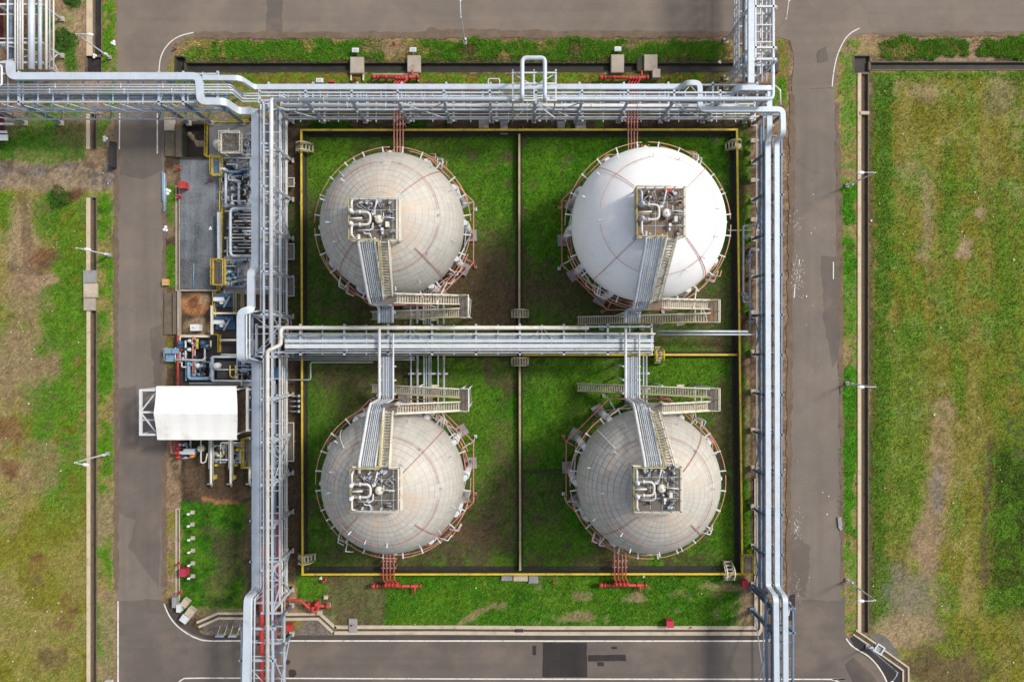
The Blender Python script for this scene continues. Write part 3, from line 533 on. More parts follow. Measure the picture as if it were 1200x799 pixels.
def drain(k, depth, lining, wall, bed, cap=.0, capm=None, label=None, sides='both', group=None):
    """recessed open channel: lining walls inside the hole left in the ground, a bed, and coping strips beside it"""
    a, b, c, d = DR[k]; mm = M(); w = .14
    vert = (d-b) > (c-a)
    box = lambda x0,y0,x1,y1,z0,z1,q: q.box(((x0+x1)/2,(y0+y1)/2,(z0+z1)/2), (x1-x0,y1-y0,z1-z0))
    root = thing('drain', ((a+c)/2,(b+d)/2,-depth), label, 'drain', group)
    box(a-.02,b-.02,c+.02,d+.02,-depth-.1,-depth,mm); mm.build('bed', bed, root)
    for s in (0, 1):
        q = M()
        if vert: box(a-w if s == 0 else c, b-w, a if s == 0 else c+w, d+w, -depth-.1, .05, q)
        else: box(a-w, b-w if s == 0 else d, c+w, b if s == 0 else d+w, -depth-.1, .05, q)
        q.build('channel_wall', lining, root)
    for s in (0, 1):
        q = M()
        if vert: box(a, b-w if s == 0 else d, c, b if s == 0 else d+w, -depth-.1, .045, q)
        else: box(a-w if s == 0 else c, b, a if s == 0 else c+w, d, -depth-.1, .045, q)
        q.build('end_wall', lining, root)
    if cap > 0:
        q = M()
        if vert: x0, x1 = ((a-cap-w, a-w-.002) if sides == 'left' else (c+w+.002, c+w+cap)); box(x0, b, x1, d, -.2, .10, q)
        else: box(a, d+w+.002, c, d+w+cap, -.2, .10, q)
        q.build('coping', capm, root)
    return root
drain(0, .45, MT['moss_concrete'], 0, MT['wet'], label='long open storm drain of dark water along the top road'); drain(1, .4, MT['brown_slab'], 0, MT['wet'], label='open concrete drain running off to the right edge beside the top road')
drain(2, .3, MT['brown_slab'], 0, MT['gutter'], .45, MT['tan_kerb'], 'long straight brown drain between the right verge and the east field', 'left')
drain(3, .5, MT['brown_slab'], 0, MT['gutter'], .55, MT['tan_kerb'], 'short open drain above the slab crossing in the west field', 'left'); drain(4, .5, MT['brown_slab'], 0, MT['gutter'], .5, MT['tan_kerb'], 'long open drain with a pale kerb below the slab crossing in the west field', 'left')
drain(5, .35, MT['brown_slab'], 0, MT['wet'], .8, MT['tan_kerb'], 'black water drain in the top left corner beside the road end', 'left'); drain(6, .35, MT['brown_slab'], 0, MT['wet'], label='square drain basin of black water beside the big pipe at top left'); drain(7, .5, MT['brown_slab'], 0, MT['gutter'], .5, MT['tan_kerb'], 'short drain stub just below the left road bridge of pipes', 'left')
drain(8, .6, MT['moss_concrete'], 0, MT['wet'], label='small inlet basin at the left end of the long storm drain'); drain(9, .35, MT['brown_slab'], 0, MT['wet'], label='square concrete basin of dark water beside the right road corner')
drain(10, .4, MT['concrete'], 0, MT['gutter'], label='narrow gutter along the left side of the grey gravel bed'); drain(11, .4, MT['pale_concrete'], 0, MT['gutter'], label='narrow gutter beside the row of white marker posts')
def kerb_gutter(pts, w, label, mat='pale_concrete', kw=.3, h=.14, close=False):
    q = [P(x, y) for x, y in pts]; r = thing('gutter', tuple(q[0]), label, 'gutter')
    def off(s):
        o = []
        for k, p in enumerate(q):
            d1 = (p-q[k-1]).normalized() if k else (q[1]-p).normalized(); d2 = (q[k+1]-p).normalized() if k < len(q)-1 else d1
            n1 = Vector((-d1.y,d1.x,0)); n2 = Vector((-d2.y,d2.x,0)); m_ = (n1+n2).normalized(); o.append(p+m_*(s/max(.4,m_.dot(n1))))
        return o
    for s in (-1, 1): M().wall(off(s*(w/2+kw/2)), kw, -.2, h).build('kerb', MT[mat], r)
    M().wall(q, w+.02, -.15, .03).build('gutter_bed', MT['gutter'], r); return r
kerb_gutter([(392,737.5),(520,737.5),(640,738.3),(887,738.3),(889,735),(889,560)], .32, 'pale kerbed gutter along the foot of the south lawn', kw=.45)
kerb_gutter([(335,722),(374,721.5),(392,738)], .3, 'pale kerbed gutter bending down past the red valve group', kw=.35); kerb_gutter([(232,731.5),(256,721),(292,721)], .35, 'short pale gutter bending below the small lower left lawn', kw=.3)
kerb_gutter([(1001,740),(1026,757)], .45, 'short kerbed gutter running down to the square catch box', 'pale_concrete', .22); kerb_gutter([(1033,763),(1061,783),(1061,812)], .5, 'kerbed gutter turning down at the lower right road corner', 'pale_concrete', .22)
r = thing('catch_basin', tuple(P(1029.5,759.5)), 'square open catch box with white rim in the lower right gutter', 'catch basin'); p = P(1029.5,759.5)
for k in range(4): a = k*math.pi/2+R(-33); M().box((p.x+.5*math.cos(a), p.y+.5*math.sin(a), .12), (.18, 1.18 if k%2==0 else .8, .34), a).build('rim', MT['white_pipe'], r)
M().box((p.x,p.y,.02), (.85,.85,.06), R(-33)).build('basin_floor', MT['grey_concrete'], r)
struct(M().sheet(jag(G((1018,744),(1030,742),(1040,748),(1050,760),(1056,772),(1040,764)), .16, .4, 5), .03), 'concrete_apron', mk('dirty_concrete', (.135,.125,.108), .95, 0, .35, .9, (.09,.07,.05), .8, .6)); struct(M().sheet(G((996,748),(1002,744),(1027,762),(1059,786),(1059,812),(1044,812),(1039,797),(1030,783),(1018,771),(1004,762)), .0352), 'road_shoulder', MT['asphalt_patch'])
# slab crossings over the drains
def slab(x0, y0, x1, y1, h, label, mat='concrete', group=None, name='drain_cover', cat='concrete slab'):
    a, b = P(x0, y1), P(x1, y0); c = (a+b)/2; mm = M(); mm.box((c.x, c.y, h/2+.03), (b.x-a.x, b.y-a.y, h)); mm.box((c.x, c.y, h+.05), (b.x-a.x-.16, b.y-a.y-.16, .05)); return solo(mm, name, MT[mat], label, cat, (c.x, c.y, 0), group)
slab(411.5,69,427,88,.55,'weathered slab over the storm drain, left of the pair by the first red manifold'); slab(478,67,493.5,87,.5,'weathered slab over the storm drain, right of the pair by the first red manifold'); slab(715.5,66,730.5,87,.5,'weathered slab over the storm drain below the white box by the second red manifold'); slab(754,66,769.5,85,.5,'taller weathered slab over the storm drain, last before the corner tower')
slab(746,67,753.5,85,.2,'low dark slab beside the tallest drain slab','moss_concrete'); slab(99,317,114,332,.3,'upper grey slab of the crossing over the west drain','grey_concrete'); slab(100,332.5,115.5,349,.42,'middle cream slab of the crossing over the west drain','pale_concrete'); slab(99.5,349.5,113,364,.3,'lower grey slab of the crossing over the west drain','concrete'); slab(106,131,118,134,.15,'thin slab on the right road drain stub','pale_concrete')
slab(1007,131,1018,135,.15,'thin rust coloured slab across the right hand drain','pale_concrete')
for x, y, w, h, m_, l in ((567,146,12,10,'concrete','reddish square pad by the top yellow wall'),(590.5,150,9,16,'grey_concrete','grey step pad across the top yellow wall, left of the middle wall'),(657,147,9,9,'grey_concrete','small grey pad above the top yellow wall right of the middle wall'),(680,145.5,13,12,'grey_concrete','larger grey pad above the top yellow wall right of the middle wall'),(594,676,13,7,'grey_concrete','left pad at the foot of the middle wall'),(610,676,17,8,'pale_concrete','middle pad at the foot of the middle wall'),(625,677,11,11,'grey_concrete','right speckled pad at the foot of the middle wall'),(414,732,10,16,'grey_concrete','grey cover slab across the south gutter')):
    slab(x-w/2,y-h/2,x+w/2,y+h/2,.22,l,m_,name='concrete_pad')
slab(604,736,613,739.8,.17,'black grate set in the south gutter','rubber',name='grate',cat='grate')

# ------------------------------------------------------------------ containment walls
root = thing('containment_wall', tuple(P(357,670)), 'yellow topped low wall enclosing all four tanks', 'wall')
ring = G((356.5,156),(860,155.5),(866.3,668.5),(358,669)); H_ = 1.25
for k in range(4):
    a, b = ring[k], ring[(k+1) % 4]; M().wall([a, b], .24, -.1, H_).build('wall', MT['moss_concrete'], root); d = (b-a).normalized()*.17
    M().wall([a-d*.7, b+d*.7], .25, H_+.002, H_+.10+.003*k).build('coping', MT['yellow'], root)
for k in range(4):
    a, b = ring[k], ring[(k+1) % 4]; n = Vector((b.y-a.y, -(b.x-a.x), 0)).normalized(); n = n if n.dot(P(610,412)-a) > 0 else -n
    gw = (.45,.5,.5,.22)[k]; M_ = n*(.13+gw/2); struct(M().wall([a+M_+(b-a).normalized()*.5, b+M_-(b-a).normalized()*.5], gw, -.1, .03+.002*k), 'wet_gutter', MT['wet'])
def inner(pts, h, label, cap, w=.24):
    q = G(*pts); r = thing('dividing_wall', tuple(q[0]), label, 'wall'); M().wall(q, w, -.1, h).build('wall', MT['moss_concrete'], r); M().wall(q, w+.02, h+.002, h+.08).build('coping', MT[cap], r)
    for s in (-1, 1):
        d = (q[1]-q[0]).normalized(); n = Vector((-d.y,d.x,0))*s*.28; struct(M().wall([p+n for p in q], .28, -.1, .045+.003*s), 'wet_gutter', MT['wet'])
inner([(608.5,159),(608.5,414)], .8, 'yellow topped dividing wall between the upper two tanks', 'dull_yellow'); inner([(609,417),(609.5,666)], .8, 'yellow topped dividing wall between the lower two tanks', 'dull_yellow')
inner([(360,415.5),(606,415.5)], .7, 'faded dividing wall below the centre pipe rack, left half', 'dull_yellow'); inner([(612,415.5),(862,415.5)], .7, 'yellow dividing wall below the centre pipe rack, right half', 'yellow')
q = G((612,552.5),(678,552.5)); solo(M().wall(q, .3, -.1, .12), 'kerb', MT['moss_concrete'], 'thin dark kerb from the middle wall to the lower right tank', 'kerb', tuple(q[0]))
MT['stile'] = mk('cream_yellow_paint', (.46,.42,.24), .6, 0, .2, 1.2, (.3,.25,.13), .5, .8)
def stile(px, py, along, label, L=2.1, mat='stile', h=1.3, w=1.0):
    """stepped crossover over a wall; along = 'x' or 'y' is the walking direction"""
    c = P(px, py, 1.0); c.z = 0; r = thing('stile', tuple(c), label, 'crossover steps', 'crossover steps over the yellow walls'); n = 7
    X_ = lambda u, v, z: (c.x+u, c.y+v, z) if along == 'x' else (c.x+v, c.y+u, z); S_ = lambda u, v, z: (u, v, z) if along == 'x' else (v, u, z)
    t = M()
    for k in range(n):
        u = (k-(n-1)/2)/((n-1)/2); z = h*(1-abs(u)*.8)+.12; t.box(X_(u*L/2*.92, 0, z), S_(L/n*.7, w*.8, .06))
    t.build('tread', MT['tread'], r)
    for s in (-1, 1):
        pts = [X_(-L/2, s*w/2, .25), X_(-L*.3, s*w/2, h*.75+.7), X_(0, s*w/2, h+.95), X_(L*.3, s*w/2, h*.75+.7), X_(L/2, s*w/2, .25)]; hr = M(); hr.tube(pts, .10, 6, .5); hr.tube([X_(-L*.4, s*w/2, .2), X_(0, s*w/2, h+.15), X_(L*.4, s*w/2, .2)], .07, 6, .3)
        for u in (-.3, 0, .3): hr.tube([X_(u*L, s*w/2, 0), X_(u*L, s*w/2, h+.9-abs(u)*.9)], .045, 6, 0)
        hr.build('handrail', MT[mat], r)
    return r
stile(355.5,173,'x','weathered steps crossing the yellow wall at its upper left corner',2.3); stile(358,654,'x','weathered steps crossing the yellow wall at its lower left corner',2.3); stile(861,170.5,'x','weathered steps crossing the yellow wall at its upper right corner',2.1); stile(854,670,'y','cream curved steps crossing the bottom yellow wall at its right end',2.5,'cream')
stile(609.5,367.5,'x','dull yellow steps over the middle wall, just above the centre rack',2.3); stile(609.5,423.5,'x','dull yellow steps over the middle wall, just below the centre rack',2.3); stile(772,416,'y','yellow steps over the right cross wall beside the rack end',2.2,'yellow')
# ------------------------------------------------------------------ spherical tanks
ZC = 10.5
def rail_run(mm, pts, h=1.05, r=.05, step=1.3, mid=True):
    """handrail along 3-D points: top rail, mid rail and posts"""
    pts = [Vector(p) for p in pts]; up = Vector((0,0,h)); mm.tube([p+up for p in pts], r, 6, 0)
    if mid: mm.tube([p+up*.5 for p in pts], r*.7, 5, 0)
    for a, b in zip(pts[:-1], pts[1:]):
        n = max(1, round((b-a).length/step))
        for k in range(n+1): q = a+(b-a)*(k/n); mm.tube([q, q+up], r*.9, 5, 0)
def flight(root, a, b, w, mat_t, mat_r, lat, n=None):
    """stair flight from a (top) to b (bottom); lat = unit sideways vector"""
    a, b, lat = Vector(a), Vector(b), Vector(lat); L = (b-a).length; n = n or int((b-a).xy.length/.27)
    t = M(); hz = (b-a).xy.normalized(); ang = math.atan2(lat.y, lat.x)
    for k in range(n): q = a+(b-a)*((k+.5)/n); t.box(q, (w, (b-a).xy.length/n*.62, .04), ang)
    fl = t.build('stair_flight', mat_t, root); s = M()
    for e in (-1, 1): s.beam(a+lat*e*w/2, b+lat*e*w/2, .13, .26)
    s.build('stringer', MT['cream'], fl)
    for e in (-1, 1):
        h = M(); rail_run(h, [a+lat*e*(w/2+.04), b+lat*e*(w/2+.04)], 1.05, .065, 1.2); h.build('handrail', mat_r if e < 0 else MT['cream'], fl)
def tank(name_label, px, py, R_, s, plat, shellm, ringm, f3end, rack_y, rail_m, leg_side, brk_seed, lowx, white=False):
    cx, cy = px, py; root = thing('spherical_tank', (cx, cy, 0), name_label, 'storage tank', 'spherical gas storage tanks')
    f = lambda x, y, z: (cx+x, cy+s*y, z)
    # shell, with its own centre as origin so that joints follow the sphere
    mm = M(); prof = []; seg = 96; n = 56
    for k in range(n+1): t = math.pi*k/n; prof.append((max(.001, R_*math.sin(t)), R_*math.cos(t)))
    mm.lathe((0,0,0), prof[::-1], seg); o = mm.build('shell', shellm, None); o.parent = root; o.location = (0,0,ZC); ORG[o.name] = (cx,cy,ZC)
    rr = random.Random(brk_seed)
    # columns with fireproofing, footings and rod bracing
    cols = []
    for k in range(12):
        a = k*math.pi/6+R(2); x, y = (R_+.12)*math.cos(a), (R_+.12)*math.sin(a); cols.append((cx+x, cy+y, a))
        lg = M().tube([(cx+x,cy+y,.3),(cx+x,cy+y,9.6)], .42, 14, 0).tube([(cx+x,cy+y,9.6),(cx+x*.985,cy+y*.985,11.0)], .34, 14, 0).build('leg', MT['white_pipe'], root)
        M().box((cx+x*1.01,cy+y*1.01,.2),(1.5,1.5,.5),a).build('footing', MT['grey_concrete'], lg)
    for k in range(12):
        (x0,y0,_), (x1,y1,_) = cols[k], cols[(k+1)%12]; b = M()
        b.tube([(x0,y0,1.0),(x1,y1,8.6)], .085, 6, 0); b.tube([(x1,y1,1.0),(x0,y0,8.6)], .085, 6, 0); b.build('brace', MT['white_pipe'] if k%2 else MT['faded_red'], root)
    # deluge rings
    def ring(r, z, a0, a1, rad, mat, name='sprinkler_ring', seg=6, n=40):
        M().tube([(cx+r*math.cos(a0+(a1-a0)*k/n), cy+r*math.sin(a0+(a1-a0)*k/n), z) for k in range(n+1)], rad, seg, 0).build(name, mat, root)
    e = R(2.2+2*brk_seed-4); ro = R_+.78
    for q in range(4): a0 = R((94,184,274,4)[q])+e; ring(ro, ZC+.35, a0-R(2), a0+R(84), .055, ringm)
    ring(ro+.12, ZC-1.4, R(20), R(80), .06, ringm); ring(ro+.12, ZC-1.4, R(200), R(340), .06, ringm)
    ru = R_*.70
    for q in range(4): a0 = R((98,188,278,8)[q]); ring(ru+.18, ZC+math.sqrt(R_**2-ru**2)+.18, a0, a0+R(74), .03 if white else .032, MT['faded_red'])
    for k in range(24):
        a = R(7.5+15*k); z = ZC+.35; ca, sa = math.cos(a), math.sin(a); M().beam((cx+ca*(R_-.05), cy+sa*(R_-.05), z-.1), (cx+ca*(ro+.1), cy+sa*(ro+.1), z+.05), .15, .10).build('bracket', MT['white_pipe'], root)
    if True:
        for k in range(16):
            a = R(4+22.5*k+rr.uniform(-3,3)); th = R(rr.choice((44,46,62,64))); q = Vector((math.sin(th)*math.cos(a), math.sin(th)*math.sin(a), math.cos(th))); p0 = Vector((cx,cy,ZC))+q*(R_-.03)
            M().beam(p0, p0+q*.34+Vector((math.cos(a),math.sin(a),.2))*.20, .12, .09).build('bracket', MT['white_pipe'] if white or k%3 == 0 else MT['galv'], root)
    # octagonal fire ring round the legs
    ro8 = R_+1.55; pts = [(cx+ro8*math.cos(R(22.5+45*k)), cy+ro8*math.sin(R(22.5+45*k)), 5.2) for k in range(8)]; M().tube(pts, .085, 7, 0, close=True).build('fire_ring', MT['faded_red'], root)
    for k in range(8):
        x, y, z = pts[k]; b = M(); b.tube([(x,y,0),(x,y,z)], .06, 6, 0); b.tube([(x,y,z-.1),(cx+(x-cx)*.86,cy+(y-cy)*.86,z+1.8)], .05, 6, 0); b.tube([(x,y,z-.3),(cx+(x-cx)*.9,cy+(y-cy)*.9,z-.3)], .05, 6, 0); b.box((x,y,.1),(.4,.4,.25)); b.build('ring_support', MT['faded_red'] if k%2 else MT['white_pipe'], root)
    # radial supply lines over the shell
    for a_, m_, r_, t0 in ((45,'faded_red',.05,22),(135,'faded_red' if white else 'white_pipe',.05 if white else .09,26 if white else 50),(225,'faded_red',.05,24),(315,'faded_red',.065,24 if white else 36)):
        pts = []
        for k in range(15): th = R(t0+(88-t0)*k/14); pts.append((cx+(R_+.14)*math.sin(th)*math.cos(R(a_)), cy+(R_+.14)*math.sin(th)*math.sin(R(a_)), ZC+(R_+.14)*math.cos(th)))
        M().tube(pts, r_*.72, 6, 0).build('supply_pipe', MT[m_], root)
    # bunch of valve arms where a supply line meets the outer ring
    for a_ in (48, -44, 228):
        for j in range(5):
            a = R(a_+rr.uniform(-7,7)); z = ZC+rr.uniform(-.5,1.4); r0 = R_+rr.uniform(.1,.4); b = M(); b.tube([(cx+r0*math.cos(a),cy+r0*math.sin(a),z),(cx+(r0+.9)*math.cos(a+.05),cy+(r0+.9)*math.sin(a+.05),z+rr.uniform(-.3,.4)),(cx+(r0+.8)*math.cos(a+.13),cy+(r0+.8)*math.sin(a+.13),z-.5)], .06, 6, .1); b.build('valve_arm', ringm if j%2 else MT['white_pipe'], root)
    # top platform
    ux, uy, pw, ph = plat; LX = 8.85 if cx < 0 else 8.5; ztop = ZC+R_+.75; X0, X1, Y0, Y1 = cx+ux-pw/2, cx+ux+pw/2, cy+s*uy-ph/2, cy+s*uy+ph/2; gm = MT['rust_grating'] if white else MT['grating']
    pl = M(); nx_, ny_ = 5, 4
    for i in range(nx_):
        for j in range(ny_): pl.box((X0+(i+.5)*pw/nx_, Y0+(j+.5)*ph/ny_, ztop+.002*((i+j)%3)), (pw/nx_-.03, ph/ny_-.03, .06))
    deck = pl.build('platform', gm, root); b = M()
    for x in (X0, (X0+X1)/2, X1): b.beam((x,Y0,ztop-.2),(x,Y1,ztop-.2),.14,.25)
    for y in (Y0, (Y0+Y1)/2, Y1): b.beam((X0,y,ztop-.22),(X1,y,ztop-.22),.14,.25)
    for x in (X0+.1, X1-.1):
        for y in (Y0+.1, Y1-.1): d = math.hypot(x-cx, y-cy); b.tube([(x,y,ztop-.2),(x,y,ZC+math.sqrt(max(1,R_**2-d*d))-.1)], .12, 8, 0)
    b.build('platform_frame', MT['galv'], deck)
    gy = Y0 if s > 0 else Y1; oy = Y1 if s > 0 else Y0; sx0, sx1 = cx+.72-.55+ux*.2, cx+.72+.55+ux*.2; h = M()
    rail_run(h, [(sx1,gy,ztop),(X1,gy,ztop),(X1,oy,ztop),(X0,oy,ztop)], 1.1, .06, 1.1); h.build('handrail', MT['cream'], deck)
    h = M(); rail_run(h, [(X0,oy,ztop),(X0,gy,ztop),(sx0,gy,ztop)], 1.1, .065, 1.1); h.build('handrail', MT['dull_yellow'] if not white else MT['dull_yellow'], deck)
    h = M(); h.beam((X0,gy,ztop+.08),(sx0,gy,ztop+.08),.2,.16); h.beam((sx1,gy,ztop+.08),(X1,gy,ztop+.08),.2,.16); h.beam((X1+.18,gy,ztop+.05),(X1+.18,oy,ztop+.05),.28,.1); h.build('toe_board', MT['cream'], deck)
    # pipework on the deck
    jit = [0, 0] if brk_seed == 1 else [rr.uniform(-.03,.03), rr.uniform(-.04,.04)]; U = lambda u, v, z: (X0+min(.98,max(.02,u+jit[0]))*pw, Y1-min(.98,max(.02,v+jit[1]))*ph, ztop+z); wp = MT['white_pipe'] if not white else MT['galv']
    M().tube([U(.09,.34,.8),U(.44,.34,.8),U(.44,.64,.8),U(.09,.64,.8)], .135, 12, .55).build('vent_pipe', MT['white_pipe_b'], root)
    for v in (.34, .64):
        M().tube([U(.07,v,.1),U(.07,v,1.5)], .19, 12, 0).lathe(U(.07,v,1.5), [(.25,0),(.25,.12),(.18,.16),(.16,.4),(.02,.46)], 14).tube([U(.2,v,.8),U(.24,v,.8)], .21, 12, 0).build('relief_valve', wp, root)
    M().tube([U(.07,.30,1.2),U(.07,.1,1.2),U(.07,.03,.4)], .12, 10, .2).build('vent_pipe', wp, root); M().tube([U(.07,.68,1.2),U(.07,.9,1.2),U(.12,.98,.6)], .12, 10, .2).build('vent_pipe', MT['white_pipe_b'], root)
    M().tube([U(.02,.5,1.0),U(.28,.49,1.0)], .09, 8, 0).build('pipe_stub', MT['cream'], root)
    M().lathe(U(.61,.5,0), [(.30,-.3),(.30,.35),(.46,.38),(.46,.5),(.44,.56),(.36,.68),(.2,.76),(.05,.79),(.05,.9),(.01,.9)], 22).build('manhole', MT['gravel_white'] if white else MT['cream'], root)
    if not white: M().tube([U(.18,.76,.5),U(.42,.76,.5),U(.48,.72,.5),U(.48,.58,.4)], .085, 9, .25).build('vent_pipe', MT['white_pipe_b'], root)
    if brk_seed in (1, 3): M().tube([U(.28,.8,.4),U(.32,.84,.4),U(.42,.84,.4),U(.45,.96,.3)], .07, 8, .18).build('vent_pipe', MT['white_pipe'], root)
    M().tube([U(.53,.3,.9),U(.59,.05,.9)], .085, 8, 0).tube([U(.50,.36,.1),U(.53,.3,.9)], .12, 8, 0).box(U(.5,.36,.5),(.35,.35,.3),.4).build('gauge_pipe', MT['white_pipe'], root)
    M().tube([U(.68,.46,.9),U(.95,.49,.9)], .06, 6, 0).tube([U(.72,.36,.9),U(.72,.5,.9)], .05, 6, 0).build('gauge_pipe', MT['white_pipe'], root)
    if brk_seed != 3: M().box(U(.79,.63,.5),(.32,.55,.8)).build('instrument_box', MT['cream'], root); M().box(U(.68,.74,.35),(.26,.3,.6)).box(U(.68,.82,.3),(.16,.3,.2)).build('instrument_box', MT['gravel_white'], root)
    q = M()
    for k in range(10): u, v = rr.uniform(.15,.95), rr.choice((.06,.1,.92,.2)); M().box(U(u,v,.3),(rr.uniform(.12,.4),rr.uniform(.1,.3),rr.uniform(.3,.6)), rr.uniform(0,1.5)).build('small_fitting', MT['galv'], root)
    for k in range(1, 4): M().box(U(.14+.2*k*1.25,.5,.04),(.05,ph*.96,.05)).build('grating_seam', MT['galv'], root); M().box(U(.55,.24*k+.02,.045),(pw*.86,.05,.05)).build('grating_seam', MT['galv'], root)
    for k in range(9): u, v = rr.uniform(.15,.9), rr.uniform(.1,.9); M().lathe(U(u,v,.05),[(.06,0),(.13,.08),(.13,.3),(.05,.36),(.05,.5),(.14,.52),(.02,.56)],9).build('small_valve', MT[('galv','rubber','white_pipe_b','grating')[k%4]], root)
    for k in range(8): u, v = rr.uniform(.2,.9), rr.uniform(.05,.3); M().tube([U(u,v,.0),U(u,v,.4),U(u+rr.uniform(-.12,.12),v+rr.uniform(-.02,.1),.5),U(u+.05,v+.15,.0)], .05, 6, .1).build('instrument_line', MT['grey_pipe'], root)
    for k in range(5): u, v = rr.uniform(.84,.95), rr.uniform(.1,.95); q = M(); q.tube([U(u,v,.1),U(u,v,.9)], .07, 6, 0); q.tube([U(u,v,.7),U(u-.1,v+rr.uniform(-.1,.1),.7)], .05, 6, 0); q.build('instrument_line', MT['grey_pipe'], root)
    if white: M().box(U(.6,.06,.5),(.5,.3,.6)).box(U(.69,.05,.5),(.3,.26,.5)).build('valve_actuator', MT['red'], root)
    # stairs
    tm = MT['tread']; zt = ztop; a = (sx0+.55, gy, zt)
    b1 = (cx+.05, cy-s*(R_+.15), 14.2); flight(root, a, b1, 1.0, tm, MT['cream'] if white else rail_m, (1,0,0)); M().box((cx+.2, cy-s*(R_+.62), 14.15),(1.6,.95,.08)).build('landing', gm, root)
    z2 = 9.6; flight(root, (cx+.9, cy-s*(R_+.45), 14.1), (cx+LX-1.1, cy-s*(R_+.35), z2), 1.0, tm, MT['cream'], (0,1,0))
    q = M(); q.box((cx+LX-.55, cy-s*(R_+1.1), z2),(1.1,2.6,.08)); ld = q.build('landing', gm, root); h = M(); ya, yb = cy-s*(R_-.2), cy-s*(R_+2.45); rail_run(h, [(cx+LX-1.0,ya,z2),(cx+LX,ya,z2),(cx+LX,yb,z2),(cx+LX-1.0,yb,z2)], 1.1, .07, 1.1); h.build('handrail', MT['cream'], ld)
    xe, ze = f3end; flight(root, (cx+LX-1.1, cy-s*(R_+1.9), z2), (xe, cy-s*(R_+2.0), ze), .95, tm, rail_m, (0,1,0))
    t = M()
    for x in (cx+LX-.95, cx+LX-.1):
        for y in (cy-s*(R_+.1), cy-s*(R_+2.3)): t.tube([(x,y,0),(x,y,z2)], .1, 6, 0)
    for z in (3, 6): t.beam((cx+LX-.95,cy-s*(R_+.1),z),(cx+LX-.1,cy-s*(R_+.1),z),.1,.1); t.beam((cx+LX-.95,cy-s*(R_+.1),z),(cx+LX-.95,cy-s*(R_+2.3),z),.1,.1); t.beam((cx+LX-.1,cy-s*(R_+.1),z),(cx+LX-.1,cy-s*(R_+2.3),z+3),.08,.08)
    M().tube([(cx+2.6,cy-s*(R_+2.5),0),(cx+2.6,cy-s*(R_+2.5),6.6)], .1, 6, 0).box((cx+2.6,cy-s*(R_+2.0),6.6),(.16,1.2,.14)).build('stair_post', MT['white_pipe'], root)
    t.build('stair_tower', MT['white_pipe'], root)
    M().beam((cx+5.2, cy-s*(R_+.9), 11.5),(cx+6.2, cy-s*(R_-1.8), 9.0),.12,.12).build('stair_bracket', MT['cream'], root); M().box((cx+4.6, cy-s*(R_+2.0), 7.6),(.9,1.5,.08)).build('landing', MT['tread'], root)
    # pipes from the deck down to the rack
    def down(x, r, mat, name, z_r, xo=0, endy=None, y0=None):
        ry = rack_y if endy is None else endy
        M().tube([(cx+x, gy+(s*(y0 or 0)), ztop+.35),(cx+x, gy-s*.4, ztop+.35),(cx+x+xo, cy-s*(R_+.25), 14.6),(cx+x+xo, cy-s*(R_+.9), 13.4),(cx+x+xo, cy-s*(R_+1.0), z_r),(cx+x+xo, ry, z_r)], r, 10 if r > .1 else 6, .5).build(name, mat, root)
    down(-2.05, .17, MT['white_pipe'] if not white else MT['galv'], 'product_pipe', 7.95, -.1, 1.55 if s < 0 else None, .6)
    for k in range(6): down(-1.70+.21*k, .05 if k not in (2,4) else .075, MT['galv'] if k%3 else MT['white_pipe'], 'instrument_pipe', 7.5, -.08)
    down(-.36, .11, MT['white_pipe'] if not white else MT['galv'], 'product_pipe', 7.9, -.12, .9 if s < 0 else None, .3)
    t = M()
    for y in np.linspace(abs(gy-cy)+1.0, R_+.2, 4): zz = ztop-(ztop-14.4)*((y-abs(gy-cy))/(R_+.2-abs(gy-cy))); M().beam((cx-2.35,cy-s*y,zz),(cx-.1,cy-s*y,zz),.08,.1).build('pipe_bracket', MT['white_pipe'], root)
    dist = abs(cy-rack_y)
    for y in np.linspace(R_+1.6, dist-1.2, 3 if dist > 13 else 2): M().beam((cx-2.45,cy-s*y,7.35),(cx-.2,cy-s*y,7.35),.16,.14).tube([(cx-2.3,cy-s*y,0),(cx-2.3,cy-s*y,7.3)],.12,6,0).build('pipe_bracket', MT['white_pipe'], root)
    t = M()
    if not white: t.box((cx-1.3, (cy-s*(R_+1.2)+rack_y)/2, 7.30), (1.5, dist-R_-1.4, .05)); t.build('cable_tray', MT['galv'], root)
    for k, (x, r) in enumerate(lowx):
        M().tube([(cx+x*.55, cy-s*2.6, 1.5),(cx+x, cy-s*6.0, 1.4),(cx+x, rack_y, 1.4)], r, 9, .6).build('bottom_pipe', MT['grey_pipe'] if k%2 else MT['galv'], root)
    t = M()
    for y in ((R_+1.8, R_+3.8) if dist > 13 else (R_+1.8,)):
        if lowx: t.beam((cx+lowx[0][0]-.4,cy-s*y,1.0),(cx+lowx[-1][0]+.5,cy-s*y,1.0),.25,.2); t.tube([(cx+lowx[0][0],cy-s*y,0),(cx+lowx[0][0],cy-s*y,1.0)],.1,6,0)
    if lowx: t.build('pipe_support', MT['white_pipe'], root)
    return root
LOWX = [(.75,.10),(1.6,.17),(2.45,.11),(2.75,.10),(3.1,.07),(3.35,.08),(4.3,.10),(5.05,.16)]
tank('weathered grey tank at upper left, nearest the grey gravel bed', -14.0, 13.6, 8.38, 1, (-.45,-.9,5.0,4.35), MT['shell_grey'], MT['ring_red'], (-18.0,2.8), 2.2, MT['dull_yellow'], 0, 1, LOWX)
tank('bright white painted spherical tank with rust around its top platform', 15.95, 13.6, 8.95, 1, (-.6,-.25,5.0,5.1), MT['shell_white'], MT['ring_red'], (8.6,.7), 2.2, MT['dull_yellow'], 0, 2, [], True)
